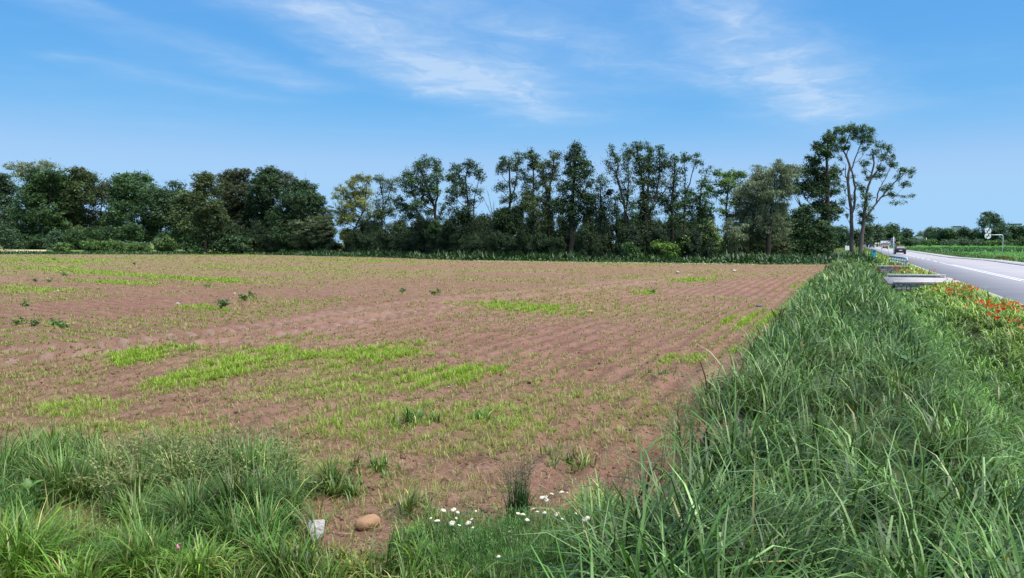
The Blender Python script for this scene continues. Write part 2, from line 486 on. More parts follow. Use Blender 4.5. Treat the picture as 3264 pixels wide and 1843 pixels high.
def green(X, Y):
    x, y = to_px(X, Y, 0 * X)
    x = x / D; y = y / D
    wob = 1 + .8 * (fbm(X * 1.1, Y * 1.1, 4) - .5) * 2
    g = np.zeros_like(X)
    for cx, cy, rx, ry, tilt, k in PATCH:
        c, s_ = math.cos(R(tilt)), math.sin(R(tilt))
        dx = x - cx; dy = (y - cy)
        a = (dx * c + dy * s_) / rx; b = (-dx * s_ + dy * c) / ry
        d = np.sqrt(a * a + b * b) * wob
        g = np.maximum(g, min(1.0, k * 1.2) * (1 - ss(.35, 1.55, d)))
    base = .24 + .26 * ss(.42, .66, fbm(X * .25 + 9, Y * .25)) + .2 * (1 - ss(650, 800, y)) * (1 - ss(500, 1300, x))
    base = base * (1 - .9 * track(X, Y)[0]) * (.35 + .65 * ss(.36, .52, fbm(X * .16 + 30, Y * .16 + 8)))
    return np.clip(np.maximum(g, base), 0, 1)
_trk = [[(-200, 905), (0, 885), (250, 872), (600, 828), (1000, 765), (1250, 741), (1450, 722), (1750, 690)],
        [(-200, 925), (0, 915), (200, 893), (700, 845), (1000, 790), (1250, 757), (1450, 733), (1750, 696)]]
_trg = [np.array([ground(x * D, y * D)[:2] for x, y in t]) for t in _trk]
def track(X, Y):
    """closeness to the two wheel tracks (0..1), distance along, side"""
    best = np.full(X.shape, 1e9); al = np.zeros(X.shape)
    for t in _trg:
        acc = 0.0
        for a, b in zip(t[:-1], t[1:]):
            ab = b - a; L = np.hypot(*ab)
            q = np.clip(((X - a[0]) * ab[0] + (Y - a[1]) * ab[1]) / L ** 2, 0, 1)
            d = np.hypot(X - a[0] - q * ab[0], Y - a[1] - q * ab[1])
            cr = ((X - a[0]) * ab[1] - (Y - a[1]) * ab[0]) / L
            m_ = d < np.abs(best)
            best = np.where(m_, np.where(cr > 0, d, -d), best); al = np.where(m_, acc + q * L, al)
            acc += L
    c = 1 - ss(.28, .55, np.abs(best))
    return c, al, best
RDIR = math.atan2(1.0, -1.25)                    # direction of the drill rows on the left of the wheel tracks
def rowcoord(X, Y):
    u, s = us(X, Y)
    v = -X * math.sin(RDIR) + Y * math.cos(RDIR)
    yl = np.interp(X, _trg[0][:, 0], _trg[0][:, 1], left=10, right=60)
    return u, v, ss(-2.0, 2.0, Y - yl)
def field_z(X, Y):
    u, v, k = rowcoord(X, Y)
    fall = np.clip(1 - Y / 90, .15, 1)
    r1 = np.sin(2 * np.pi * u / .45 + 1.3 * fbm(X, Y, 2)); r2 = np.sin(2 * np.pi * v / .50 + 1.3 * fbm(X, Y, 2))
    amp = ss(.35, .6, fbm(X * .12 + 4, Y * .12)) * .6 + .4
    z = .024 * amp * (r1 * (1 - k) + r2 * k) * (1 - ss(40, 80, Y) * .5)
    cl = fbm(X * 3.2, Y * 3.2, 4)
    z = z + .07 * (cl - .5) + .05 * np.maximum(fbm(X * 7 + 3, Y * 7, 2) - .58, 0) * 4 * fall
    z = z + .10 * (fbm(X * .35, Y * .35, 3) - .5)
    c, al, side = track(X, Y)
    lug = np.sin(2 * np.pi * (al / .55 + np.abs(side) * 1.1 * np.sign(side)))
    z = z - c * .05 + c * .045 * np.sign(lug) * np.abs(lug) ** .4
    rim = np.exp(-((np.abs(side) - .55) / .16) ** 2)
    return z + .03 * rim

ny = 560
Yr = np.concatenate([2.2 * (140 / 2.2) ** (np.linspace(0, 1, ny)), 140 * (3000 / 140) ** (np.linspace(0.02, 1, 48))])
Tc = np.concatenate([np.linspace(-2.2, -.76, 30), np.linspace(-.755, .755, 440), np.linspace(.76, 2.2, 30)])
GY, GT = np.meshgrid(Yr, Tc, indexing='ij')
GX = GT * GY
GZ = terrain(GX, GY)
fmask = in_field(GX, GY)
blend = np.where(fmask, np.minimum(ss(6.3, 7.2, us(GX, GY)[0]), 1), 0)
GZ = GZ + np.where(fmask, field_z(GX, GY) * blend, 0)
gu, gs = us(GX, GY)
nr, nc = GX.shape
idx = np.arange(nr * nc).reshape(nr, nc)
Q = np.stack([idx[:-1, :-1], idx[:-1, 1:], idx[1:, 1:], idx[1:, :-1]], -1).reshape(-1, 4)
V = np.stack([GX, GY, GZ], -1).reshape(-1, 3)
cX = V[Q, 0].mean(1); cY = V[Q, 1].mean(1)
cu, cs = us(cX, cY)
fin = in_field(cX, cY)
zone = np.where(fin, 0, np.where((cu < 7.5) & (cu > -.3) & (cs < 330), 1, np.where(cu < -9.6, 2, 3)))
zone = np.where((cu <= -.3) & (cu >= -9.6), 4, zone)
gcol = np.zeros((len(V), 3), np.float32)
gg = green(V[:, 0], np.maximum(V[:, 1], 1.2))
Yv = V[:, 1]
gcol[:, 0] = gg * (.25 + .65 * ss(18, 60, Yv))
tk_, al_, sd_ = track(V[:, 0], V[:, 1])
gcol[:, 1] = rowcoord(V[:, 0], V[:, 1])[2]
gcol[:, 2] = tk_ * .5 * (np.sin(2 * np.pi * (al_ / .55 + np.abs(sd_) * 1.1 * np.sign(sd_))) > .15) + .0 * np.exp(-((Yv - field_far(V[:, 0], np.maximum(Yv, .1)) + .5) / .45) ** 2)
for z, (nm, mt, lab) in enumerate([('field', 'soil', 'reddish brown ploughed field with wheel tracks and seedling patches'),
                                   ('verge', 'turf', 'earth of the roadside verge and ditch'),
                                   ('meadow', 'meadow', 'smooth bright green crop field beyond the road'),
                                   ('grassland', 'turf_far', 'rough grassland under and beyond the trees')]):
    q = Q[zone == z]
    if z == 3: q = np.vstack([q, Q[zone == 4]])
    used, inv = np.unique(q, return_inverse=True)
    me = np_mesh(nm, V[used], inv.reshape(q.shape), M[mt], gcol[used], smooth=(z != 0))
    mesh_obj(nm, me, kind='structure', label=lab)

# pale stubble strip at the far left, in front of the wood
tt, yy = np.meshgrid(np.linspace(-.80, -.605, 14), np.linspace(160, 186, 8), indexing='ij'); xx = tt * yy
Vs_ = np.stack([xx, yy, terrain(xx, yy) + .05], -1).reshape(-1, 3); ii = np.arange(14 * 8).reshape(14, 8)
mesh_obj('stubble', np_mesh('stubble', Vs_, np.stack([ii[:-1, :-1], ii[1:, :-1], ii[1:, 1:], ii[:-1, 1:]], -1).reshape(-1, 4), plain('stubble', (.40, .33, .20), .95, .1, var=.2, scale=1.0)), kind='structure', label='pale strip of stubble before the wood')
# ------------------------------------------------------------------ road
def strip(name, u0, u1, s0, s1, dz, material, ds=2.0, thick=0.0, parent=None, **props):
    n = max(2, int((s1 - s0) / ds) + 1)
    S = np.linspace(s0, s1, n)
    f0 = u0(S) if callable(u0) else np.full(n, float(u0)); f1 = u1(S) if callable(u1) else np.full(n, float(u1))
    xa, ya = xy(f0, S); xb, yb = xy(f1, S)
    zc = rise(xa, ya) + dz
    A = np.stack([xa, ya, zc], -1); B = np.stack([xb, yb, zc], -1)
    if thick:
        A2 = A - [0, 0, thick]; B2 = B - [0, 0, thick]
        VV = np.stack([A2, A, B, B2], 1).reshape(-1, 3)
        i = np.arange(n - 1)[:, None] * 4
        F = np.concatenate([i + np.array([[k, k + 1, k + 5, k + 4]]) for k in range(3)])
        F = np.vstack([F, [[0, 3, 2, 1]], [[4 * n - 4, 4 * n - 3, 4 * n - 2, 4 * n - 1]]])
    else:
        VV = np.stack([A, B], 1).reshape(-1, 3)
        i = np.arange(n - 1)[:, None] * 2
        F = i + np.array([[0, 2, 3, 1]])
    return mesh_obj(name, np_mesh(name, VV, F, material), parent, **props)
bay = lambda S: -6.5 - 2.1 * ss(118, 96, S) if False else -6.5 - 2.1 * (1 - ss(98, 122, S))
road = strip('road', 0.05, bay, -40, 900, .012, M['asphalt'], thick=.12, kind='structure', label='grey asphalt road with white lane markings')
strip('gravel_shoulder', lambda S: .75 + .2 * np.sin(S * 1.7) + .15 * np.sin(S * .61), 0.0, -40, 140, .016, M['gravel'], ds=.4, kind='structure', label='strip of pale gravel along the asphalt edge')
strip('kerb', lambda S: bay(S) + .0, lambda S: bay(S) - .14, -40, 420, .11, M['kerb'], thick=.2, kind='structure', label='low concrete kerb along the far road edge')
strip('pavement', lambda S: bay(S) - .145, lambda S: bay(S) - 1.7, -40, 300, .095, M['paving'], thick=.2, kind='structure', label='pale paved footway along the far side of the road')
# painted markings (each its own part of the road)
strip('edge_line', lambda S: bay(S) * 0 - 6.25, lambda S: bay(S) * 0 - 6.37, 112, 420, .017, M['paint'], parent=road)
strip('edge_line', lambda S: bay(S) + .32, lambda S: bay(S) + .22, -40, 112, .017, M['paint'], parent=road)
for s0 in np.arange(-40, 44, 1.5 + 1.5):
    strip('lane_dash', -5.95, -6.1, s0, s0 + 1.4, .017, M['paint'], parent=road, ds=.7)
for s0 in np.arange(92, 330, 8.0):
    strip('lane_dash', -3.1, -3.24, s0, s0 + 4.0, .017, M['paint'], parent=road)
strip('solid_line', -3.02, -3.11, 46, 88, .017, M['paint'], parent=road)
strip('solid_line', -3.36, -3.45, 42, 80, .017, M['paint'], parent=road)
for s0 in np.arange(20, 43, 4.5):
    strip('lane_dash', -3.03, -3.17, s0, s0 + 3.0, .017, M['paint'], parent=road)
# farm crossing over the ditch
def cross(name, s0, s1, u0, u1, dz, material, thick, **props):
    return strip(name, u0, u1, s0, s1, dz, material, thick=thick, ds=.5, **props)
cross('driveway', S1 + .15, S2 - .15, 3.5, -.02, .02, M['paving'], .12, kind='structure', label='pale concrete farm crossing over the ditch')


# ------------------------------------------------------------------ grass makers
def blades(P0, h, wd, az, lean, bend, col, k=3, tipcol=1.25):
    """curved tapering blades; returns V, F(tri), C. arrays of n"""
    n = len(P0)
    t = np.linspace(0, 1, k + 1)
    out = np.stack([np.cos(az), np.sin(az), np.zeros(n)], -1)
    side = np.stack([-np.sin(az), np.cos(az), np.zeros(n)], -1)
    ang0 = lean[:, None]; ang = ang0 + bend[:, None] * t[None] ** 1.6            # angle from vertical
    seg = h[:, None] / k
    dx = np.sin(ang[:, :-1] * .5 + ang[:, 1:] * .5) * seg; dz = np.cos(ang[:, :-1] * .5 + ang[:, 1:] * .5) * seg
    X = np.concatenate([np.zeros((n, 1)), np.cumsum(dx, 1)], 1); Zc = np.concatenate([np.zeros((n, 1)), np.cumsum(dz, 1)], 1)
    C0 = P0[:, None] + X[..., None] * out[:, None] + Zc[..., None] * np.array([0, 0, 1.])
    wprof = np.array([.7, 1.0, .8, .5, .3])[:k] if k > 2 else np.array([.8, 1.0])
    tw = rng.uniform(-.5, .5, n)
    sd = side * np.cos(tw)[:, None] + np.array([0, 0, 1.]) * np.sin(tw)[:, None] * .5
    L = C0[:, :k] - sd[:, None] * (wd[:, None] * wprof[None] * .5)[..., None]
    Rr = C0[:, :k] + sd[:, None] * (wd[:, None] * wprof[None] * .5)[..., None]
    VV = np.concatenate([np.stack([L, Rr], 2).reshape(n, 2 * k, 3), C0[:, k:]], 1)
    tri = []
    for i in range(k - 1):
        a = 2 * i; tri += [(a, a + 1, a + 3), (a, a + 3, a + 2)]
    tri.append((2 * k - 2, 2 * k - 1, 2 * k))
    Fc = (np.arange(n)[:, None, None] * (2 * k + 1) + np.array(tri)[None]).reshape(-1, 3)
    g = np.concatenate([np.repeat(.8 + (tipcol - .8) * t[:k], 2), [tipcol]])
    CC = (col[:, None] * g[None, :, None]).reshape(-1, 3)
    return VV.reshape(-1, 3), Fc, CC
class Pile:
    def __init__(s): s.V = []; s.F = []; s.C = []; s.o = 0
    def add(s, v):
        V, F, C = v
        s.V.append(V); s.F.append(F + s.o); s.C.append(C); s.o += len(V)
    def mesh(s, name, material):
        return np_mesh(name, np.vstack(s.V), np.vstack(s.F), material, np.vstack(s.C))
def colvar(n, base, var=.25, alt=None, p=.2):
    c = np.tile(np.array(base, float), (n, 1))
    if alt is not None:
        m_ = rng.random(n) < p; c[m_] = alt
    return np.clip(c * (1 + rng.normal(0, var, (n, 1))).clip(.4, 1.9) * (1 + rng.normal(0, .07, (n, 3))), .002, .9)
def seed_heads(P0, h, az, bend, col, m=9, size=.012):
    """rye-grass stalk with alternating spikelets"""
    n = len(P0); pile = Pile()
    lean = rng.uniform(.0, .35, n)
    wd = np.full(n, size * .28)
    pile.add(blades(P0, h, wd, az, lean, bend, col * .85, 4, 1.0))
    out = np.stack([np.cos(az), np.sin(az), np.zeros(n)], -1); side = np.stack([-np.sin(az), np.cos(az), np.zeros(n)], -1)
    kk = 4; t = np.linspace(0, 1, kk + 1)
    ang = lean[:, None] + bend[:, None] * t[None] ** 1.6
    seg = h[:, None] / kk
    am = ang[:, :-1] * .5 + ang[:, 1:] * .5
    X = np.concatenate([np.zeros((n, 1)), np.cumsum(np.sin(am) * seg, 1)], 1); Zc = np.concatenate([np.zeros((n, 1)), np.cumsum(np.cos(am) * seg, 1)], 1)
    for j in range(m):
        tt = .62 + .37 * j / (m - 1)
        f = tt * kk; i = min(int(f), kk - 1); fr = f - i
        px = X[:, i] * (1 - fr) + X[:, i + 1] * fr; pz = Zc[:, i] * (1 - fr) + Zc[:, i + 1] * fr
        a_ = ang[:, i] * (1 - fr) + ang[:, i + 1] * fr
        up = out * np.sin(a_)[:, None] + np.array([0, 0, 1.]) * np.cos(a_)[:, None]
        p = P0 + out * px[:, None] + np.array([0, 0, 1.]) * pz[:, None]
        sg = (1 if j % 2 else -1)
        d = up * .75 + side * .55 * sg; 
        ln = size * 1.3
        nn = np.cross(up, side)
        V_ = np.stack([p, p + d * ln * .5 + nn * size * .2, p + d * ln, p + d * ln * .5 - nn * size * .2 + side * sg * size * .12], 1).reshape(-1, 3)
        F_ = (np.arange(n)[:, None, None] * 4 + np.array([[0, 1, 2], [0, 2, 3]])[None]).reshape(-1, 3)
        pile.add((V_, F_, np.repeat(col * 1.25, 4, 0)))
    return np.vstack(pile.V), np.vstack(pile.F), np.vstack(pile.C)
def z_at(X, Y):
    z = terrain(X, Y)
    m_ = in_field(X, Y)
    return np.where(m_, z + field_z(X, Y) * np.minimum(ss(6.3, 7.2, us(X, Y)[0]), 1), z)

def tussock(X, Y, sp, seed):
    """nearest centre of a jittered grid of tussocks: its place and a random value per tussock"""
    i = np.floor(X / sp).astype(int); j = np.floor(Y / sp).astype(int)
    best = np.full(X.shape, 1e9); cx = X.copy(); cy = Y.copy(); val = np.zeros(X.shape)
    for di in (-1, 0, 1):
        for dj in (-1, 0, 1):
            a = i + di; b = j + dj
            px = (a + _perm[(a + seed) & 255, (b + 3 * seed) & 255]) * sp; py = (b + _perm[(b + 7 * seed) & 255, (a + 11) & 255]) * sp
            d = (X - px) ** 2 + (Y - py) ** 2; m_ = d < best
            best = np.where(m_, d, best); cx = np.where(m_, px, cx); cy = np.where(m_, py, cy); val = np.where(m_, _perm[(a * 5 + seed) & 255, (b * 3 + 29) & 255], val)
    return cx, cy, np.sqrt(best), val
# ---- tall grass of the roadside verge
pile = Pile()
def verge_grass(n, ymin, ymax, k):
    Y = ymin * (ymax / ymin) ** rng.random(n)
    u = rng.uniform(.25, 7.0, n)
    X = RX0 + RM * Y - u / RC
    _, s = us(X, Y)
    keep = (X < .74 * Y + .6)
    dr = (s > S1 - .1) & (s < S2 + .1) & (u < 4.4)
    keep &= ~dr
    # density by zone: ridge thick, ditch thinner, edge of the ridge ragged
    nearcut = .35 * (1 - ss(5.5, 9, Y))
    edge = 1 - ss(6.0 + 1.2 * (fbm(s * .8, s * 0 + 7.7) - .35), 7.0 + .8 * (fbm(s * .8, s * 0 + 2.7) - .3), u + nearcut)
    hole = ss(.36, .50, fbm(X * .9 + 40, Y * .9 + 3, 3))
    keep &= rng.random(n) < edge * (.06 + .94 * hole)
    X, Y, u, s = X[keep], Y[keep], u[keep], s[keep]; n = len(X)
    tx, ty, td, tv = tussock(X, Y, .42, 5)
    pull = rng.uniform(.15, .75, n); X = X + (tx - X) * pull; Y = Y + (ty - Y) * pull
    z = terrain(X, Y)
    ridge = ss(3.4, 4.6, u) * (1 - .45 * ss(5.9, 7.0, u)); bank = 1 - ss(1.7, 2.6, u)
    hh = (.36 + .32 * ridge + .06 * bank) * rng.uniform(.5, 1.2, n) * (.6 + .5 * fbm(X * .7, Y * .7, 3) + .5 * tv)
    hh *= (1 - .55 * (1 - ss(.2, 1.0, u)))
    wd = np.maximum(rng.uniform(.009, .024, n), .0015 * Y)
    az = np.where(rng.random(n) < .75, np.arctan2(Y - ty, X - tx) + rng.normal(0, .7, n), rng.uniform(0, 2 * np.pi, n))
    lean = np.abs(rng.normal(.15, .2, n)); bend = np.abs(rng.normal(2.2, .8, n))
    c = np.empty((n, 3))
    dark = np.array([.050, .110, .022]); blue = np.array([.080, .145, .038]); bright = np.array([.088, .180, .030]); yel = np.array([.170, .195, .030])
    tone = fbm(X * .45 + 11, Y * .45, 3)[:, None]
    c[:] = dark + (blue - dark) * ss(.35, .65, tone)
    dt = (ss(4.4, 3.6, u) if False else (1 - ss(3.5, 4.5, u)))[:, None]
    c = c * (1 - dt) + bright * dt
    bk = (1 - ss(1.4, 2.8, u + .5 * (fbm(X, Y, 2) - .5)))[:, None]
    c = c * (1 - bk) + (yel * .6 + bright * .4) * bk
    c *= (.40 + .80 * _perm[(tv * 997).astype(int) & 255, 17])[:, None]
    yl_ = (_perm[(tv * 613).astype(int) & 255, 91] > .72)[:, None]; c = np.where(yl_, c * .6 + np.array([.036, .055, .010]), c)
    c = c * (1 + .55 * bk)
    dry = rng.random(n) < .014
    c[dry] = (.20, .18, .075)
    pale = rng.random(n) < .15; c[pale] = c[pale] * .5 + np.array([.11, .16, .065])
    c *= (1 + rng.normal(0, .35, (n, 1))).clip(.35, 2.0)
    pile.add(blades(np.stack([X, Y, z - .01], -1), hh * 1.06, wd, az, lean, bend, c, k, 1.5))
verge_grass(50000, 3.2, 12, 4)
verge_grass(52000, 12, 45, 3)
verge_grass(26000, 45, 150, 2)
# flowering stalks in it
n = 1500
Y = 3.6 * (22 / 3.6) ** rng.random(n); u = rng.uniform(1.0, 6.8, n); X = RX0 + RM * Y - u / RC
k_ = X < .72 * Y + .3; X, Y = X[k_], Y[k_]; n = len(X)
pile.add(seed_heads(np.stack([X, Y, terrain(X, Y)], -1), rng.uniform(.45, .85, n), rng.uniform(0, 6.28, n), np.abs(rng.normal(.7, .5, n)),
                    colvar(n, (.10, .15, .06), .2), 8, .016))
mesh_obj('tall_grass', pile.mesh('tall_grass', M['grass']), kind='stuff', category='grass', label='tall dark green grass filling the roadside verge and ditch')

# ---- foreground clumps on the field margin
pile = Pile()
FG = [  # base position x, y and half sizes in full-view pixels, height, colour, count
    (110, 1215, 190, 70, .42, (.060, .125, .036), 3000), (360, 1190, 190, 45, .34, (.075, .13, .040), 1800), (450, 1290, 190, 70, .42, (.060, .13, .038), 3200),
    (620, 1250, 130, 80, .44, (.055, .12, .038), 3000), (560, 1370, 180, 75, .40, (.050, .125, .034), 3200), (690, 1300, 60, 70, .34, (.055, .12, .04), 1000),
    (330, 1420, 150, 60, .34, (.062, .14, .026), 1800), (60, 1465, 130, 60, .42, (.068, .16, .026), 1500), (830, 1240, 75, 22, .22, (.06, .13, .036), 600),
    (150, 1400, 110, 40, .22, (.10, .15, .035), 700), (500, 1490, 420, 50, .30, (.065, .14, .03), 2400), (940, 1190, 60, 10, .16, (.06, .14, .03), 160),
    (1070, 1480, 90, 60, .26, (.06, .13, .03), 600), (1480, 1450, 90, 50, .24, (.06, .14, .03), 500), (1300, 1500, 250, 40, .17, (.06, .15, .03), 1000),
    (880, 1440, 160, 30, .12, (.12, .17, .035), 900), (760, 1420, 80, 50, .16, (.10, .16, .035), 500), (1060, 1390, 60, 40, .25, (.075, .14, .035), 380),
    (1040, 1070, 60, 8, .2, (.05, .12, .03), 250), (1220, 1060, 60, 8, .16, (.055, .13, .03), 200), (1050, 1310, 60, 20, .2, (.08, .13, .04), 200), (1500, 1330, 60, 60, .28, (.07, .13, .035), 500),
    (2080, 930, 90, 14, .2, (.06, .13, .035), 260), (1650, 950, 70, 8, .14, (.07, .15, .03), 160), (1430, 1170, 60, 20, .2, (.07, .13, .035), 160)]
for cx, cy, rx, ry, h, c, n in FG:
    a = rng.uniform(0, 6.283, n); r = np.sqrt(rng.random(n)) * (1 + .25 * rng.normal(0, 1, n))
    px = (cx + np.cos(a) * r * rx) * D; py = np.maximum((cy + np.sin(a) * r * ry) * D, 900)
    g = np.array([ground(x, y) for x, y in zip(px, py)])
    X, Y = g[:, 0], g[:, 1]
    tx, ty, td, tv = tussock(X, Y, .30 if h > .25 else .18, 9)          # gather the blades into tussocks
    pull = rng.uniform(.35, .88, n) if cy < 1400 else rng.uniform(.0, .6, n); X = X + (tx - X) * pull; Y = Y + (ty - Y) * pull
    az_ = np.where(rng.random(n) < (.8 if cy < 1400 else .4), np.arctan2(Y - ty, X - tx) + rng.normal(0, .6, n), rng.uniform(0, 6.283, n))
    hh = h * rng.uniform(.5, 1.3, n) * (.45 + .5 * fbm(X * 2.2, Y * 2.2, 3) + .65 * tv) * (1.1 - .35 * np.clip(r, 0, 1.6))
    wd = rng.uniform(.006, .015, n)
    cc = colvar(n, np.array(c) * np.array([1.4, 1.16, .85]), .28, (.26, .25, .09), .09)
    cc *= (.6 + .8 * _perm[(tv * 997).astype(int) & 255, 40])[:, None]
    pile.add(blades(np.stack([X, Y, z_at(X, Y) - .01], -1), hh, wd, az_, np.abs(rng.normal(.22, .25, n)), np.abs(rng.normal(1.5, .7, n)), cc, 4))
# pale flowering brome on the big left clump
n = 520
px = rng.uniform(250, 760, n) * D; py = rng.uniform(1170, 1300, n) * D
g = np.array([ground(x, y) for x, y in zip(px, py)])
pile.add(seed_heads(np.stack([g[:, 0], g[:, 1], z_at(g[:, 0], g[:, 1])], -1), rng.uniform(.3, .55, n), rng.uniform(0, 6.28, n), np.abs(rng.normal(1.1, .5, n)), colvar(n, (.20, .22, .09), .2), 8, .026))
n = 260
px = np.concatenate([rng.uniform(0, 700, 130), rng.uniform(1000, 1600, 130)]) * D; py = rng.uniform(1380, 1480, n) * D
g = np.array([ground(x, y) for x, y in zip(px, py)])
pile.add(seed_heads(np.stack([g[:, 0], g[:, 1], z_at(g[:, 0], g[:, 1])], -1), rng.uniform(.25, .45, n), rng.uniform(0, 6.28, n), np.abs(rng.normal(.6, .4, n)), colvar(n, (.11, .17, .06), .2), 8, .016))
mesh_obj('margin_grass', pile.mesh('margin_grass', M['grass']), kind='stuff', category='grass', label='loose green grass tussocks along the near edge of the field')

# ---- seedlings on the field
pile = Pile()
n = 205000
Y = 4.3 * (132 / 4.3) ** (rng.random(n) ** .92)
X = Y * rng.uniform(-.72, .50, n)
u, v, kk = rowcoord(X, Y)
snap = rng.random(n) < np.where(Y < 11, .2, np.where(Y < 16, .6, .92))
du = np.where(snap & (kk < .5), np.round(u / .45) * .45 - u + rng.normal(0, .04, n), 0)
X = X + du * NRM[0]; Y = Y + du * NRM[1]
dv = np.where(snap & (kk >= .5), np.round(v / .50) * .50 - v + rng.normal(0, .04, n), 0)
X = X - math.sin(RDIR) * dv; Y = Y + math.cos(RDIR) * dv
ok = in_field(X, Y) & (Y > 3)
X, Y = X[ok], Y[ok]
g = green(X, Y)
ok = rng.random(len(X)) < (g ** 1.35) * .85 * (.45 + 1.1 * fbm(X * 2.5, Y * 2.5, 3))
X, Y, g = X[ok], Y[ok], g[ok]
n = len(X)
NB = 4
rep = lambda a: np.repeat(a, NB, 0)
m_ = n * NB
Xb, Yb, gb = rep(X), rep(Y), rep(g)
far = ss(12, 60, Yb)
Xb = Xb + rng.normal(0, .018, m_) * (1 + 3 * far); Yb = Yb + rng.normal(0, .018, m_) * (1 + 3 * far)
hh = rng.uniform(.05, .13, m_) * (.65 + .65 * gb) * (1 + .3 * far)
wd = np.maximum(rng.uniform(.004, .0075, m_), .00085 * Yb)
lo = np.array([.25, .235, .085]); hi = np.array([.225, .325, .038])
cc = lo + (hi - lo) * ss(.25, .85, gb)[:, None]
cc = cc * (1 + rng.normal(0, .2, (m_, 1))).clip(.5, 1.6)
dry = rng.random(m_) < .18 * (1 - gb); cc[dry] = np.array([.34, .27, .15]) * rng.uniform(.7, 1.2, (dry.sum(), 1))
base = np.stack([Xb, Yb, rep(z_at(X, Y)) - .006], -1)
sel = Yb < 16
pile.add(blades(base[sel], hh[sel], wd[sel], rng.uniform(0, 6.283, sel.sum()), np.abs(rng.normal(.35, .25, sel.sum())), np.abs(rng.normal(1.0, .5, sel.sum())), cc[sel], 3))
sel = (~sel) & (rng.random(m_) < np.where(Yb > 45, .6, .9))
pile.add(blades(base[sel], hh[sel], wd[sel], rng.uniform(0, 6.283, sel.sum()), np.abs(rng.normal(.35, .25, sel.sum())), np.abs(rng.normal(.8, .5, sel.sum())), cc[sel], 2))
mesh_obj('seedlings', pile.mesh('seedlings', M['seedling']), kind='stuff', category='seedlings', label='thin yellow green crop seedlings sprouting over the soil in patches')

# ---- loose clods of earth
n = 9000
Y = 4.6 * (22 / 4.6) ** rng.random(n); X = Y * rng.uniform(-.7, .45, n)
ok = in_field(X, Y) & (rng.random(n) < .35 + 1.3 * ss(.4, .65, fbm(X * .8 + 2, Y * .8, 3)))
X, Y = X[ok], Y[ok]; n = len(X)
oct_v = np.array([[1, 0, 0], [0, 1, 0], [-1, 0, 0], [0, -1, 0], [0, 0, .75], [0, 0, -.6]]); oct_f = np.array([[0, 1, 4], [1, 2, 4], [2, 3, 4], [3, 0, 4], [1, 0, 5], [2, 1, 5], [3, 2, 5], [0, 3, 5]])
sz = rng.uniform(.008, .024, (n, 1, 1)) * (1 + .01 * Y)[:, None, None] * (1 + .8 * (rng.random((n, 1, 1)) > .93))
Vc = oct_v[None] * sz * rng.uniform(.6, 1.35, (n, 6, 3)); a_ = rng.uniform(0, 6.28, n)
Vr = np.stack([Vc[..., 0] * np.cos(a_)[:, None] - Vc[..., 1] * np.sin(a_)[:, None], Vc[..., 0] * np.sin(a_)[:, None] + Vc[..., 1] * np.cos(a_)[:, None], Vc[..., 2]], -1)
Vr = Vr + np.stack([X, Y, z_at(X, Y)], -1)[:, None]
mesh_obj('soil_clods', np_mesh('soil_clods', Vr.reshape(-1, 3), (np.arange(n)[:, None, None] * 6 + oct_f[None]).reshape(-1, 3), M['soil'], np.zeros((n * 6, 3))), kind='stuff', category='clods', label='small clods of brown earth strewn over the near field')

# ---- dead straw lying on the near soil
pile = Pile(); n = 2600
px = rng.uniform(650, 1650, n) * D; py = rng.uniform(1080, 1460, n) * D
g = np.array([ground(x, y) for x, y in zip(px, py)])
pile.add(blades(np.stack([g[:, 0], g[:, 1], z_at(g[:, 0], g[:, 1]) + .006], -1), rng.uniform(.04, .16, n), rng.uniform(.002, .005, n), rng.uniform(0, 6.28, n),
                np.full(n, 1.35), rng.normal(.2, .25, n), colvar(n, (.34, .25, .15), .3), 3, 1.0))
mesh_obj('straw', pile.mesh('straw', M['grass']), kind='stuff', category='straw', label='dry straw and dead stalks scattered on the bare soil')

# ---- nettle and grass band between field and trees, far verge of the road, crop fringe
def band(name, label, Xs, Ys, h, col, alt, width, k=2, cat='grass', lean=.2):
    n = len(Xs); z = terrain(Xs, Ys)
    c = colvar(n, col, .28, alt, .3) * (.7 + .6 * fbm(Xs * .4, Ys * .4, 3))[:, None]
    p = Pile()
    p.add(blades(np.stack([Xs, Ys, z - .03], -1), h, np.maximum(width * rng.uniform(.6, 1.4, n), .0009 * Ys), rng.uniform(0, 6.283, n), np.abs(rng.normal(lean, .2, n)), np.abs(rng.normal(.9, .5, n)), c, k))
    mesh_obj(name, p.mesh(name, M['grass']), kind='stuff', category=cat, label=label)
n = 50000
t = rng.uniform(-.72, .52, n)
Yf = np.interp(t, _btan, _bg[:, 1])
dpt = rng.random(n) ** 1.1 * np.where(t < -.35, 20, 13)
Y = Yf + dpt + .2; X = t * Y
u, s = us(X, Y); ok = u > 3
X, Y, dpt = X[ok], Y[ok], dpt[ok]
hb = (.18 + np.where(t[ok] < -.3, .45, 1.05) * ss(.5, 6, dpt)) * rng.uniform(.4, 1.0, len(X)) * (.35 + 1.3 * fbm(X * .35, Y * .35, 3))
band('nettle_bank', 'dark green nettles and rough grass along the far field edge', X, Y, hb, (.024, .056, .016), (.038, .080, .020), .16, 2, 'nettles', .45)
n = 5200
t_ = rng.uniform(-.05, .32, n); Y = np.interp(t_, _btan, _bg[:, 1]) + rng.uniform(-.35, .25, n); X = t_ * Y
band('pale_edge_grass', 'thin pale strip of dry grass along the far field edge', X, Y, rng.uniform(.06, .16, n), (.40, .40, .20), (.34, .36, .16), .05)
n = 24000
s = 20 * (330 / 20) ** rng.random(n); u = bay(s) - 1.75 - rng.random(n) ** 1.6 * 6
X, Y = xy(u, s)
band('far_verge_grass', 'short green grass edging the footway and the crop field', X, Y, rng.uniform(.15, .45, n), (.05, .115, .026), (.10, .15, .035), .03)
n = 26000
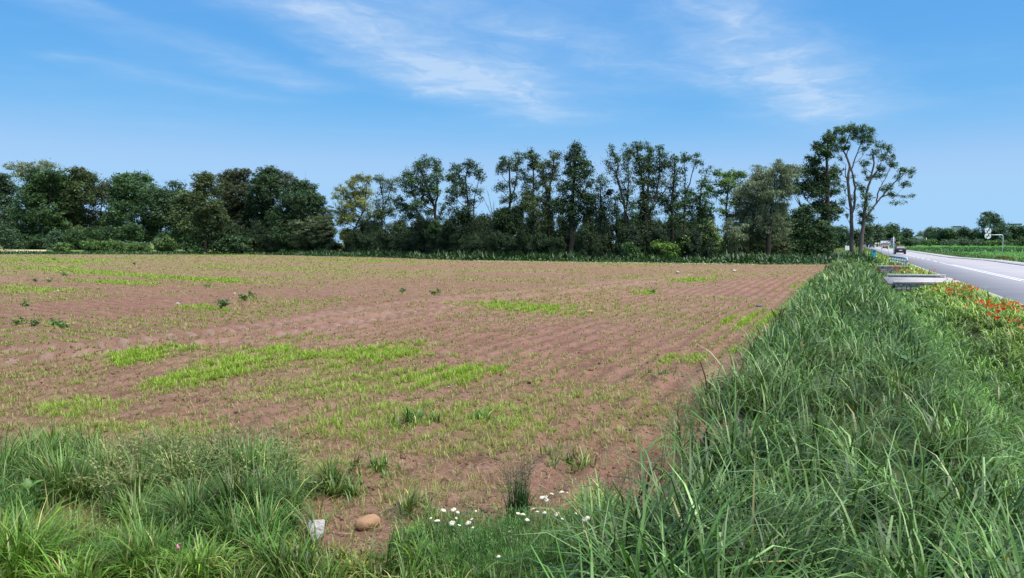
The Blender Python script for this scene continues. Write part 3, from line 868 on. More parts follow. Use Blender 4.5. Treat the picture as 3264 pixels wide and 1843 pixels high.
Y = rng.uniform(175, 300, n); u = -rng.uniform(14, 190, n); X = RX0 + RM * Y - u / RC
band('tall_crop', 'band of taller darker green crop at the back of the green field', X, Y, rng.uniform(.3, .75, n), (.032, .095, .020), (.05, .12, .025), .25)
n = 36000
Y = 45 * (200 / 45) ** rng.random(n); u = -(10.6 + 120 * rng.random(n) ** 1.2); X = RX0 + RM * Y - u / RC
ok = X < .72 * Y + 3; X, Y = X[ok], Y[ok]; n = len(X)
band('young_crop', 'fresh light green young crop covering the field across the road', X, Y, rng.uniform(.10, .26, n), (.075, .195, .034), (.095, .215, .040), .05)
n = 9000
Y = rng.uniform(95, 330, n); u = rng.uniform(.4, 12, n); X = RX0 + RM * Y - u / RC
band('far_roadside_grass', 'pale green grass strip along the left road edge past the trees', X, Y, rng.uniform(.2, .5, n), (.11, .16, .035), (.16, .19, .05), .1)

# ------------------------------------------------------------------ trees
Z5 = (1500, 430, 2.862); Z6 = (700, 430, 2.862); Z7 = (0, 480, 3.22); Z4 = (2300, 360, 2.91); Z1 = (2600, 640, 3.88)
def zp(zone, x, y): return zone[0] + x / zone[2], zone[1] + y / zone[2]
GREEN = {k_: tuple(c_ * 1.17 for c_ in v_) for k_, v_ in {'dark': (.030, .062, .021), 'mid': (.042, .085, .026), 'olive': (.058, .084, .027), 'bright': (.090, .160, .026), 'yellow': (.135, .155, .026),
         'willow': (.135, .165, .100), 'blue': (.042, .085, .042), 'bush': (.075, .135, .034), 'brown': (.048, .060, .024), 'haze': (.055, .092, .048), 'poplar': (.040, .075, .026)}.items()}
def leaves(centers, radii, n_leaf, size, col, clump, up=.7, droop=0.0, aspect=.62):
    """diamond leaves gathered in clumps inside ellipsoids; returns V,F,C"""
    Vs, Fs, Cs, o = [], [], [], 0
    for c, r, n in zip(centers, radii, n_leaf):
        r = np.asarray(r)
        nc = max(3, int(np.pi * (r[0] * r[2]) / (clump * clump) * 1.5))
        d = rng.normal(0, 1, (nc, 3)); d /= np.linalg.norm(d, axis=1, keepdims=True)
        cc = c + d * r * (rng.random((nc, 1)) ** .45)
        k = rng.integers(0, nc, n)
        sg = clump * rng.uniform(.35, .75, nc)[k][:, None]
        off = rng.normal(0, 1, (n, 3)) * sg * np.array([1, 1, .7])
        if droop: off[:, 2] = -np.abs(rng.normal(0, 1, n)) * sg[:, 0] * droop + .2 * sg[:, 0]
        p = cc[k] + off
        outw = (p - c) / (np.linalg.norm(p - c, axis=1, keepdims=True) + 1e-6)
        nrm = rng.normal(0, .75, (n, 3)) + outw * .5 + np.array([0, 0, up]); nrm /= np.linalg.norm(nrm, axis=1, keepdims=True)
        a = rng.normal(0, 1, (n, 3))
        if droop: a = a * .5 + np.array([0, 0, -1.2])
        a -= nrm * (a * nrm).sum(1, keepdims=True); a /= np.linalg.norm(a, axis=1, keepdims=True) + 1e-9
        b = np.cross(nrm, a)
        s = size * rng.uniform(.55, 1.35, (n, 1))
        V_ = np.stack([p - a * s * .5 - b * s * aspect * .5, p - a * s * .35 + b * s * aspect * .5, p + a * s * .55], 1).reshape(-1, 3)
        F_ = (np.arange(n)[:, None] * 3 + np.arange(3)[None]) + o
        cv = np.asarray(col)[None] * (1 + rng.normal(0, .26, nc))[k][:, None].clip(.45, 1.8) * (1 + rng.normal(0, .18, (n, 1))).clip(.5, 1.6)
        Vs.append(V_); Fs.append(F_); Cs.append(np.repeat(cv, 3, 0)); o += len(V_)
    return np.vstack(Vs), np.vstack(Fs), np.vstack(Cs)
def wobble(path, amp):
    p = np.array(path, float)
    p[1:-1] += rng.normal(0, amp, p[1:-1].shape) * np.array([1, 1, .3])
    return p
def bezier(a, c, b, n=7):
    t = np.linspace(0, 1, n)[:, None]
    return (1 - t) ** 2 * a + 2 * t * (1 - t) * c + t * t * b
TREES = []
def row_depth(zone, px, Y):
    """trees of the row stand a few metres behind the field edge, which recedes to the left"""
    edge = float(np.interp((px - CX) / F_PX, _btan, _bg[:, 1]))
    if zone is Z5 and Y < 150: return edge + (Y - 73)
    if zone is Z6: return edge + 8 + (Y - 82) * .5
    if zone is Z7 and Y < 170: return max(Y, edge + 8)
    return Y
def tree(name, label, zone, Y, base, lobes, col, dens=1.0, size=.22, trunk_r=.16, group=None, trunks=None, bark='bark', clump=.45,
         limbs=True, up=.7, droop=0.0, spread=.6, category='tree', depth=.85, flowers=0, top_frac=.85, aspect=.62):
    """lobes (x, y, rx, ry[, density]) and trunk paths are read off the photograph; base is the foot of the trunk"""
    bx, by = zp(zone, *base)
    Y = row_depth(zone, bx, Y)
    k = Y / F_PX / zone[2]
    p0 = at_depth(bx, by, Y); gz = float(terrain(np.array([p0[0]]), np.array([Y]))[0])
    foot = np.array([p0[0], Y, gz])
    if name == 'row_tree':                                       # side shoots down the trunk
        lows = max(l[1] for l in lobes); tx_ = base[0]
        lobes = list(lobes) + [(tx_ + random.uniform(-75, 75), yy_, random.uniform(35, 60), random.uniform(35, 55), .65) for yy_ in np.arange(lows - 60, 900, 42)]
    C_, R_, N_ = [], [], []
    if name == 'dense_tree': lobes = [(l[0], l[1], l[2] * 1.15, l[3] * 1.12, *l[4:]) for l in lobes]
    allx = [l[0] for l in lobes]; half = (max(allx) - min(allx)) / 2 * k
    for l in lobes:
        x, y, rx, ry = l[:4]; ld = l[4] if len(l) > 4 else 1.0
        px, py = zp(zone, x, y)
        dy = random.uniform(-1, 1) * min(spread * max(half, rx * k), 5.0)
        c = at_depth(px, py, Y + dy)
        q_ = .98 if name == 'roadside_tree' else 1.12
        r = np.array([rx * k * q_, (rx + ry) * .5 * k * depth, ry * k * q_])
        C_.append(c); R_.append(r)
        N_.append(int(max(25, dens * ld * (3.6 if size > .28 else 4.4) * np.pi * r[0] * r[2] / (size * size * aspect * .5 * .6))))
    if name in ('row_tree', 'roadside_tree', 'maple'):            # open crowns: finer leaves, more gaps
        N_ = [int(q * .95) for q in N_]; size *= .82; clump *= .8
    root = empty(name, tuple(foot), label=label, category=category, group=group)
    tb = []
    top = max(c[2] for c in C_)
    if trunks is None:
        hi_ = max(range(len(C_)), key=lambda i: C_[i][2])
        end = foot + (C_[hi_] - foot) * np.array([.8, .5, top_frac])
        mid = (foot + end) / 2 + np.array([rng.normal(0, .03), 0, 0]) * (top - gz)
        paths = [(wobble(bezier(foot, mid, end, 9), .02 * trunk_r * 10), trunk_r)]
    else:
        paths = []
        for ti, tr in enumerate(trunks):
            pts = [at_depth(*zp(zone, x, y), Y) for x, y in tr[0]]
            if ti == 0 or tr[2]: pts[0][2] = gz
            # resample smoothly
            pts = np.array(pts); tt = np.linspace(0, len(pts) - 1, 4 * len(pts))
            pts = np.stack([np.interp(tt, np.arange(len(pts)), pts[:, i]) for i in range(3)], -1)
            paths.append((wobble(pts, .03), tr[1]))
    for p, r in paths:
        q = p - foot
        tb.append(tube_np(q, r * np.linspace(1.15, .22, len(q)) + .02, 8))
        q[0, 2] -= .3
    if limbs:
        for c, r in zip(C_, R_):
            best = None
            for p, rr in paths:
                dxy = np.hypot(p[:, 0] - c[0], p[:, 1] - c[1]); want = c[2] - .9 * dxy - .3
                i = int(np.argmin(np.abs(p[:, 2] - want) + dxy * .7))
                dd = np.linalg.norm(p[i] - c) + abs(p[i, 2] - want[i]) * .5
                if best is None or dd < best[0]: best = (dd, p[i], rr * (1.15 - .9 * i / len(p)))
            a = best[1]; L = np.linalg.norm(c - a)
            if L < .3: continue
            ctrl = (a + c) / 2 + np.array([0, 0, -.12 * L]) + (c - a) * np.array([.2, .2, -.1])
            path = wobble(bezier(a, ctrl, c), .03 * L ** .5)
            r0 = min(best[2] * .6, .018 * L + .03)
            tb.append(tube_np(path - foot, np.linspace(r0, .012, len(path)), 5))
            for _ in range(6 if name == 'roadside_tree' else 2):
                e = c + rng.normal(0, .7, 3) * r
                st = path[4]
                pp = wobble(bezier(st, (st + e) / 2 + [0, 0, .1 * L], e, 5), .03)
                tb.append(tube_np(pp - foot, np.linspace(r0 * .5, .008, 5), 4))
    mesh_obj('trunk', tubes_mesh('trunk', tb, M[bark]), root)
    Vv, Ff, Cc = leaves([c - foot for c in C_], R_, N_, size, GREEN[col] if isinstance(col, str) else col, clump, up, droop, aspect)
    crown = mesh_obj('crown', np_mesh('crown', Vv, Ff, M['leaf'], Cc), root)
    if flowers:
        pts = Vv[rng.integers(0, len(Vv), flowers * 5)]
        pts = pts[np.argsort(pts[:, 1] - .4 * np.abs(pts[:, 2]))[:flowers * 2]][rng.permutation(flowers * 2)[:flowers]]
        P_ = pts[:, None] + rng.normal(0, 1, (flowers, 6, 3)) * .06 * np.array([1, .4, .6]) + np.array([0, -.08, .04])
        Vf = (P_[:, :, None] + np.array([[-.05, -.02, 0], [.05, -.02, .01], [0, .05, .03], [0, 0, -.03]])[None, None]).reshape(-1, 3)
        Ff2 = (np.arange(flowers * 6)[:, None, None] * 4 + np.array([[0, 1, 2], [0, 1, 3]])[None]).reshape(-1, 3)
        mesh_obj('blossom', np_mesh('blossom', Vf, Ff2, M['petal'], np.tile([.72, .72, .62], (len(Vf), 1))), root)
    TREES.append(root)
    return root

# --- the two lime-barked roadside trees at the right end
GR = 'tall trees at the right end of the row'
tree('roadside_tree', 'tall pale-trunked tree with an umbrella of dark leaves arching over bare forked limbs', Z4, 118, (1205, 1315),
     [(1190, 135, 80, 42), (1100, 165, 75, 42), (1020, 205, 62, 45), (1300, 145, 70, 42), (1380, 175, 45, 55), (1250, 205, 80, 45), (1140, 250, 60, 50), (1150, 325, 45, 40),
      (1010, 290, 55, 55), (1320, 255, 50, 42), (1380, 260, 40, 45), (1060, 330, 45, 45, .8), (1110, 420, 32, 28, .5), (1105, 540, 34, 34, .6), (1080, 600, 34, 30, .6), (1130, 690, 38, 26, .6), (1120, 820, 36, 34, .7),
      (1205, 785, 34, 22, .7), (1240, 870, 28, 24, .7), (1225, 585, 22, 22, .6), (1255, 650, 24, 22, .6), (1160, 940, 26, 18, .6), (1340, 330, 40, 32, .7)], 'mid', 1.0, .24, .34, GR,
     [([(1205, 1315), (1208, 1100), (1205, 930), (1185, 780), (1172, 630), (1192, 500), (1155, 400), (1130, 350), (1190, 200)], .27, True),
      ([(1208, 930), (1232, 860), (1240, 700), (1215, 560), (1180, 450), (1160, 390), (1190, 300)], .17, False),
      ([(1172, 640), (1145, 570), (1155, 480)], .09, False), ([(1200, 540), (1240, 420), (1280, 320), (1310, 220)], .09, False)], 'bark_pale', .5, spread=.35)
tree('roadside_tree', 'wide airy tree leaning to the road with long bare limbs and sparse leaf tufts', Z4, 116, (1285, 1325),
     [(1470, 295, 55, 34), (1550, 335, 45, 42), (1500, 410, 62, 48, .8), (1320, 465, 48, 42), (1395, 390, 42, 40, .7), (1585, 470, 46, 60), (1480, 515, 55, 42), (1385, 600, 75, 28), (1470, 585, 62, 26),
      (1300, 700, 48, 44), (1350, 775, 62, 42), (1325, 850, 44, 34), (1690, 540, 55, 42), (1765, 555, 36, 55), (1700, 660, 55, 34), (1640, 600, 42, 32, .8), (1550, 690, 60, 40, .8), (1580, 760, 52, 34), (1500, 710, 36, 30, .7),
      (1680, 780, 36, 16, .6), (1770, 770, 44, 22, .6), (1600, 840, 52, 20, .8), (1690, 830, 28, 12, .6), (1340, 955, 55, 40), (1375, 985, 44, 34), (1300, 930, 40, 34), (1360, 890, 40, 26, .8), (1440, 350, 36, 40, .7), (1330, 540, 30, 34, .6), (1590, 400, 30, 30, .8), (1300, 1010, 50, 45)],
     'mid', .72, .25, .36, GR,
     [([(1285, 1325), (1300, 1150), (1318, 1030), (1330, 860), (1345, 740), (1380, 620), (1415, 470), (1400, 340)], .28, True),
      ([(1322, 1010), (1370, 930), (1425, 850), (1480, 785), (1560, 690), (1640, 610), (1730, 545)], .14, False), ([(1480, 785), (1560, 750), (1640, 770), (1760, 772)], .07, False),
      ([(1430, 850), (1450, 740), (1490, 660), (1530, 590), (1580, 470)], .09, False), ([(1380, 620), (1440, 540), (1500, 420), (1470, 300)], .09, False)], 'bark_pale', .45, spread=.35)
tree('dark_tree', 'dark straight-trunked tree with ragged crown left of the pale-trunked pair', Z4, 112, (970, 1315),
     [(1000, 245, 65, 45), (905, 305, 50, 40), (960, 380, 85, 60), (790, 400, 24, 24, .5), (860, 440, 60, 45), (850, 520, 70, 50), (930, 560, 95, 55), (760, 560, 50, 45), (850, 650, 110, 60), (985, 620, 65, 65), (720, 690, 85, 65), (880, 750, 105, 60),
      (1020, 740, 65, 45), (1030, 860, 65, 45), (970, 900, 85, 50), (1085, 915, 50, 28), (650, 715, 55, 50), (1000, 980, 80, 50), (900, 850, 70, 60), (1040, 520, 40, 50, .7), (1060, 640, 40, 30, .7), (960, 1090, 90, 70), (960, 1200, 80, 70)],
     'dark', 1.0, .27, .34, GR, [([(965, 1315), (985, 1100), (985, 800), (980, 560), (975, 380), (985, 240)], .34, True)], 'bark', .5, spread=.5)
tree('willow', 'broad silvery green willow with drooping foliage', Z4, 92, (420, 1290),
     [(345, 525, 50, 45, .7), (535, 490, 65, 55, .7), (650, 525, 75, 55, .8), (420, 590, 105, 60), (580, 580, 100, 65), (250, 680, 85, 75, .9), (180, 770, 75, 75, .9), (400, 700, 130, 80), (560, 700, 90, 80), (320, 830, 140, 95), (170, 930, 105, 100),
      (110, 1080, 105, 100), (330, 980, 150, 110), (510, 880, 90, 110), (230, 1120, 130, 100), (420, 1120, 120, 110), (540, 1050, 70, 110), (60, 1190, 80, 70), (330, 600, 60, 50), (480, 540, 50, 40, .6)],
     'willow', .95, .26, .3, None, None, 'bark', .5, droop=1.3, aspect=.3, up=.2)
# --- the open row of trees
RG = 'slender trees of the open row behind the field'
tree('row_tree', 'leafy twin-topped tree beside the gap in the row', Z5, 86, (350, 1060),
     [(330, 265, 75, 65), (440, 215, 42, 60), (270, 330, 45, 45, .7), (400, 300, 50, 50, .8), (290, 480, 65, 45, .8), (390, 430, 50, 55, .6), (310, 600, 55, 45, .7), (390, 560, 45, 50, .7), (480, 360, 45, 60, .7), (500, 480, 40, 60, .8), (340, 720, 70, 60), (440, 690, 60, 60)], 'poplar', .85, .22, .18, None,
     [([(350, 1060), (345, 800), (360, 560), (355, 330), (340, 250)], .16, True), ([(360, 620), (410, 450), (440, 220)], .08, False)], spread=.4)
tree('row_tree', 'round-headed dark green tree next to a pale feathery one', Z5, 87, (575, 1060),
     [(545, 180, 60, 55), (600, 240, 50, 55), (560, 290, 60, 45), (540, 400, 45, 55, .7), (600, 470, 50, 55, .7), (540, 560, 60, 55), (620, 590, 60, 55), (480, 640, 60, 60)], 'poplar', .9, .22, .18, None, [([(575, 1060), (575, 800), (570, 560), (575, 350), (555, 180)], .15, True)], spread=.4)
tree('row_tree', 'pale yellowish green feathery tree inside the row', Z5, 83, (715, 1060),
     [(765, 185, 55, 48, .75), (730, 250, 50, 45, .8), (655, 300, 60, 60, .8), (780, 290, 50, 55, .7), (670, 390, 70, 60), (750, 380, 60, 55, .8), (690, 490, 60, 70), (720, 590, 50, 50, .8), (520, 590, 65, 55), (560, 670, 80, 60), (690, 640, 55, 60), (700, 740, 80, 60)], 'olive', .9, .2, .17, None,
     [([(715, 1060), (720, 800), (715, 560), (735, 400), (765, 200)], .16, True), ([(715, 640), (680, 450), (655, 300)], .08, False)], spread=.4)
tree('row_tree', 'tallest dark dense tree with a pointed top inside the row', Z5, 84, (915, 1065),
     [(955, 110, 45, 40), (960, 170, 80, 55), (1000, 250, 75, 65), (900, 235, 50, 55), (905, 330, 75, 60), (1065, 320, 55, 75), (980, 360, 80, 65), (950, 460, 100, 65), (850, 480, 70, 60), (1080, 430, 45, 55, .8), (1000, 560, 95, 55), (850, 590, 80, 60), (800, 650, 60, 60), (1080, 580, 60, 55), (930, 680, 110, 70), (1060, 680, 70, 60)],
     'dark', 1.0, .24, .28, None, [([(915, 1065), (920, 860), (930, 600), (945, 350), (958, 110)], .27, True)], spread=.5)
tree('row_tree', 'thin ragged tree with a dark ball of twigs in its branches', Z5, 85, (1190, 1060),
     [(1185, 400, 45, 45, .7), (1225, 440, 45, 50, .6), (1150, 480, 45, 50, .7), (1235, 540, 40, 45, .6), (1130, 590, 70, 60), (1210, 620, 55, 55, .8), (1290, 620, 50, 50, .8), (1190, 700, 70, 60), (1300, 700, 60, 55)], 'poplar', .75, .22, .12, None,
     [([(1190, 1060), (1180, 800), (1190, 600), (1185, 400)], .11, True), ([(1430, 760), (1400, 640), (1340, 570), (1280, 525)], .07, False)], spread=.4)
tree('row_tree', 'thin bent tree with two sparse feathery tops', Z5, 82, (1420, 1050),
     [(1280, 130, 32, 45, .7), (1310, 180, 40, 45, .7), (1335, 230, 30, 60, .6), (1245, 250, 45, 32, .45), (1290, 290, 45, 35, .5), (1320, 370, 38, 35, .6), (1260, 330, 40, 30, .3), (1360, 330, 30, 40, .5), (1340, 440, 30, 30, .5), (1420, 160, 36, 70, .8), (1450, 210, 36, 60, .7), (1415, 290, 42, 45, .7), (1445, 400, 45, 45, .8), (1405, 480, 38, 50, .8), (1430, 560, 30, 40, .6)],
     'poplar', .85, .2, .15, None, [([(1425, 1050), (1425, 820), (1400, 640), (1365, 480), (1330, 380), (1345, 280), (1290, 130)], .14, True), ([(1415, 700), (1435, 560), (1440, 400), (1435, 150)], .08, False), ([(1340, 350), (1260, 300), (1215, 255)], .04, False)], spread=.3)
tree('row_tree', 'tall broom-shaped tree with many upright tops', Z5, 84, (1620, 1050),
     [(1510, 110, 42, 45, .8), (1545, 120, 36, 45, .8), (1480, 170, 36, 55, .7), (1625, 120, 36, 48), (1640, 190, 40, 55), (1720, 135, 30, 50, .8), (1745, 200, 42, 55, .8), (1520, 220, 50, 60), (1590, 250, 42, 60), (1700, 270, 45, 55, .8), (1780, 260, 45, 55, .8), (1540, 330, 55, 60), (1630, 320, 55, 70), (1730, 350, 50, 50, .8), (1570, 430, 65, 60), (1660, 430, 60, 60), (1760, 430, 45, 50, .6), (1590, 540, 55, 60), (1660, 560, 60, 60, .9), (1600, 660, 60, 55), (1740, 560, 40, 40, .6)],
     'poplar', .9, .21, .24, None, [([(1620, 1050), (1600, 820), (1590, 600), (1560, 400), (1515, 110)], .2, True), ([(1600, 740), (1620, 520), (1630, 300), (1630, 110)], .13, False), ([(1610, 760), (1680, 600), (1720, 400), (1725, 140)], .12, False), ([(1650, 680), (1760, 530), (1850, 350)], .06, False)], spread=.4)
tree('row_tree', 'sparse tree with separate leaf tufts on whip-like twigs', Z5, 86, (1850, 1050),
     [(1860, 220, 48, 36, .8), (1840, 280, 40, 40, .7), (1945, 225, 45, 30), (1950, 185, 22, 22), (2000, 215, 20, 28), (2065, 195, 24, 26), (2060, 245, 34, 24), (2030, 280, 26, 20, .6), (2118, 265, 12, 16), (2160, 315, 14, 22), (2105, 340, 18, 20, .8), (2195, 300, 14, 14), (1885, 330, 50, 40, .7), (1865, 400, 40, 50, .8), (1945, 340, 22, 40, .6), (1935, 420, 24, 30, .5), (1840, 480, 45, 50), (1870, 560, 50, 45), (1780, 590, 75, 50), (1830, 660, 70, 60), (1950, 500, 45, 45, .8), (2010, 520, 42, 50, .8)],
     'poplar', .9, .22, .16, None, [([(1850, 1050), (1840, 820), (1840, 600), (1855, 400), (1870, 220)], .15, True), ([(1945, 900), (1950, 600), (1960, 420), (1945, 190)], .07, False), ([(1960, 560), (2010, 400), (2065, 200)], .05, False), ([(2080, 720), (2100, 500), (2160, 310)], .05, False)], spread=.4)
tree('row_tree', 'ragged dark tree with drooping side branches', Z5, 83, (2090, 1000),
     [(2100, 460, 55, 50, .7), (2150, 420, 45, 45, .6), (1990, 600, 75, 50), (1920, 640, 60, 50), (2070, 560, 60, 55, .8), (2150, 560, 50, 60, .7), (2100, 650, 65, 55, .8), (2010, 700, 70, 50), (2180, 660, 50, 45, .6), (1940, 740, 70, 50), (2120, 730, 60, 45, .7)], 'mid', .8, .22, .14, None, [([(2060, 1000), (2075, 800), (2095, 600), (2110, 440)], .11, True), ([(1945, 1000), (1945, 760), (1965, 600)], .08, True)], spread=.4)
tree('maple', 'bright green flat-topped maple beside the silvery willow', Z5, 94, (2335, 1040),
     [(2260, 350, 42, 36), (2330, 375, 60, 40), (2410, 360, 60, 40), (2490, 355, 42, 30), (2300, 440, 75, 45), (2400, 440, 70, 45, .9), (2190, 490, 48, 42), (2250, 520, 50, 40, .8), (2350, 510, 55, 40, .7), (2300, 600, 48, 36, .6), (2390, 610, 45, 36, .5), (2440, 520, 40, 40, .5), (2300, 700, 60, 50, .6)], 'bright', 1.0, .25, .15, None, [([(2335, 1040), (2335, 800), (2335, 640), (2350, 520), (2350, 380)], .13, True)], spread=.5)
c = at_depth(*zp(Z5, 1278, 520), row_depth(Z5, zp(Z5, 1278, 520)[0], 85))
V_, F_, K_ = leaves([np.zeros(3)], [np.array([.42, .42, .42])], [900], .14, (.016, .020, .012), .16)
mesh_obj('mistletoe', np_mesh('mistletoe', V_, F_, M['leaf'], K_), None, tuple(c), category='mistletoe', label='dark round ball of mistletoe twigs hanging in the thin ragged tree')
# --- middle group
tree('row_tree', 'spreading tree with pale upright top and open forked trunk', Z6, 92, (1990, 1020),
     [(1870, 230, 50, 45, .6), (1960, 255, 60, 60, .65), (1830, 300, 80, 60), (2000, 320, 50, 50, .8), (1720, 350, 50, 50, .9), (1690, 430, 45, 60), (1780, 420, 70, 60), (1880, 420, 80, 60), (1980, 400, 70, 55, .8), (1860, 510, 90, 55), (1960, 500, 60, 60, .8), (1740, 520, 60, 50), (1690, 660, 75, 50), (1800, 640, 75, 55), (1640, 600, 55, 45), (1900, 590, 70, 45), (1740, 730, 90, 50)],
     'mid', .95, .24, .26, None, [([(1985, 1020), (1975, 800), (1955, 640), (1890, 480), (1830, 300)], .22, True), ([(1965, 700), (1985, 560), (1985, 420), (1960, 240)], .12, False), ([(2000, 760), (2050, 640), (2150, 600)], .06, False)], spread=.5)
tree('row_tree', 'dark double-crowned tree at the left side of the gap', Z6, 92, (2250, 1020),
     [(2290, 270, 75, 45), (2320, 330, 70, 50, .9), (2160, 310, 55, 50), (2110, 380, 60, 50), (2180, 420, 70, 60), (2385, 390, 36, 42, .8), (2240, 500, 70, 65, .9), (2130, 510, 65, 55), (2100, 600, 60, 40), (2290, 600, 55, 60, .7), (2370, 500, 45, 50, .45), (2390, 580, 30, 30, .3), (2260, 700, 50, 60, .7), (2140, 700, 60, 45, .7), (2190, 760, 80, 50, .8)],
     'dark', .9, .24, .2, None, [([(2270, 1020), (2275, 760), (2260, 560), (2240, 400), (2290, 270)], .14, True), ([(2330, 1000), (2310, 760), (2330, 560), (2370, 380)], .06, True)], spread=.5)
tree('row_tree', 'olive green tree with a golden lower crown and leaning branches', Z6, 93, (1180, 1040),
     [(1280, 390, 75, 36, .8), (1350, 410, 50, 40, .8), (1200, 440, 60, 40, .9), (1100, 500, 60, 40, .8), (1060, 560, 45, 36, .7), (1220, 540, 100, 60), (1330, 520, 75, 60, .8), (1180, 640, 110, 60), (1300, 620, 80, 60, .7), (1120, 710, 80, 50), (1200, 760, 90, 50), (1110, 790, 60, 40), (1130, 900, 55, 50, .7), (1190, 940, 60, 40, .7), (1360, 700, 70, 60, .6)], 'yellow', .95, .23, .2, None,
     [([(1180, 1040), (1230, 860), (1320, 680), (1340, 480)], .18, True), ([(1240, 850), (1400, 740), (1490, 680)], .09, False)], spread=.5)
tree('row_tree', 'small-leaved olive tree with thin see-through crown', Z6, 97, (1480, 1030),
     [(1455, 400, 45, 40, .8), (1500, 440, 55, 45, .7), (1585, 420, 42, 40, .7), (1570, 490, 50, 50, .7), (1470, 510, 45, 45, .5), (1510, 600, 55, 50, .5), (1430, 600, 45, 50, .4), (1580, 590, 45, 45, .5), (1480, 720, 75, 60, .7), (1570, 700, 60, 60, .8)], 'olive', .8, .22, .13, None, [([(1480, 1030), (1480, 800), (1490, 600), (1460, 400)], .12, True), ([(1485, 700), (1540, 560), (1585, 420)], .06, False)], spread=.5)
tree('willow_shrub', 'low pale green willow shrub between dark trees', Z6, 95, (930, 1040),
     [(950, 760, 120, 45), (1010, 700, 50, 50, .7), (860, 810, 90, 50), (700, 810, 80, 40), (800, 880, 120, 70), (960, 860, 120, 70), (900, 950, 150, 70)], (.085, .115, .055), .95, .24, .12, None, droop=.6, aspect=.4)
DG = 'dense dark trees left of the open row'
tree('dense_tree', 'large round dark tree with a full dense crown sloping down to the right', Z6, 104, (760, 1060),
     [(760, 460, 75, 45), (820, 520, 80, 60), (700, 500, 80, 60), (770, 600, 150, 80), (880, 640, 80, 80), (650, 600, 90, 80), (760, 720, 180, 80), (900, 730, 55, 70), (700, 830, 170, 90), (650, 930, 150, 90), (800, 950, 110, 80), (560, 760, 110, 100)], 'dark', .95, .30, .3, None, spread=.8)
tree('dense_tree', 'tall dark tree with rounded twin tops beside the large round one', Z6, 108, (430, 1060),
     [(450, 335, 75, 42), (380, 370, 60, 45), (510, 380, 60, 50), (440, 430, 110, 60), (340, 480, 70, 70), (480, 520, 130, 80), (360, 600, 110, 80), (460, 680, 150, 90), (340, 760, 120, 90), (480, 840, 140, 90), (380, 940, 150, 90)], 'dark', .95, .30, .3, None, spread=.8)
tree('dense_tree', 'thin-leaved tree top showing sky behind the tall dark tree', Z6, 114, (620, 1050),
     [(600, 370, 50, 36, .5), (660, 400, 40, 36, .5), (570, 420, 60, 50, .6), (640, 460, 60, 40, .6)], 'brown', .8, .24, .2, None, spread=.5)
tree('dense_tree', 'brownish olive tree with a speckled broad crown', Z6, 110, (130, 1060),
     [(120, 350, 60, 36, .8), (210, 350, 70, 42, .8), (60, 400, 70, 50), (170, 430, 120, 60), (40, 500, 70, 70), (180, 540, 130, 80), (80, 640, 130, 80), (220, 680, 100, 90), (80, 780, 130, 90), (200, 850, 130, 90), (80, 930, 140, 90), (260, 930, 90, 80)], 'brown', .95, .28, .28, None, spread=.8)
tree('dense_tree', 'olive tree with an upright oval crown at the end of the dense wood', Z7, 128, (2110, 1040),
     [(2090, 270, 90, 45), (2140, 310, 90, 55), (2050, 360, 70, 60), (2150, 420, 110, 70), (2040, 480, 80, 80), (2120, 560, 140, 90), (2200, 680, 130, 90), (2060, 700, 110, 90), (2130, 820, 150, 90), (2130, 930, 150, 80)], 'olive', .9, .30, .28, None, spread=.8)
# --- the wood at the left
WG = 'trees of the dense wood at the left'
def wood(label, lobes, base, Y, col, dens=.9, size=.5, cl=.9, **kw):
    lobes = [(l[0], l[1], l[2] * 1.25, l[3] * (1.25 if l[1] > 330 else 1.05), *l[4:]) for l in lobes]
    return tree('wood_tree', label, Z7, Y, base, lobes, col, dens, size, .35, None, None, 'bark', cl, limbs=kw.pop('limbs', False), spread=.8, **kw)
wood('pale feathery tree rising above the wood with sky showing through', [(200, 170, 110, 45, .6), (110, 170, 60, 30, .4), (330, 180, 90, 50, .7), (440, 150, 70, 40, .7), (530, 155, 65, 38, .6), (280, 240, 100, 50, .9)], (330, 960), 250, 'willow', .7, .5, .8, limbs=True)
wood('bluish green rounded tree at the open end of the wood', [(20, 270, 60, 45), (50, 340, 80, 70), (60, 450, 110, 90), (40, 570, 110, 100), (110, 690, 120, 100), (60, 800, 120, 100), (170, 880, 120, 90)], (80, 980), 215, 'haze')
wood('huge dark broad-crowned tree with layered tops', [(420, 260, 90, 50), (520, 240, 100, 50), (360, 340, 100, 70), (520, 340, 140, 80), (640, 330, 90, 70), (300, 450, 120, 90), (470, 480, 150, 90), (640, 470, 110, 90), (300, 600, 130, 100), (480, 640, 150, 100), (380, 780, 150, 100), (560, 800, 140, 100), (300, 900, 140, 80), (470, 920, 150, 70)], (450, 985), 205, 'mid')
wood('olive-topped rounded tree beside the bare twigs', [(760, 220, 110, 36), (860, 240, 90, 36), (950, 270, 45, 40, .6), (760, 300, 130, 60), (880, 310, 110, 60), (720, 430, 110, 90), (830, 440, 120, 90), (760, 580, 130, 100), (680, 700, 120, 90), (800, 740, 120, 90), (720, 870, 140, 90)], (780, 985), 208, 'olive')
wood('brownish half-bare tree in the hollow of the wood', [(1050, 370, 80, 45, .6), (1000, 420, 90, 60, .6), (1100, 430, 70, 60, .6), (1040, 500, 100, 60, .4), (930, 480, 60, 80, .6), (950, 640, 80, 60, .5), (1080, 700, 100, 60, .7), (960, 780, 120, 80)], (1000, 985), 212, 'brown', limbs=True)
wood('dark dome-topped tree in the middle of the wood', [(1250, 290, 110, 42), (1380, 270, 110, 40), (1480, 310, 70, 45), (1210, 380, 90, 70), (1350, 370, 130, 70), (1480, 420, 110, 80), (1230, 500, 110, 90), (1380, 520, 140, 90), (1250, 640, 130, 90), (1200, 760, 130, 90)], (1340, 985), 200, 'mid')
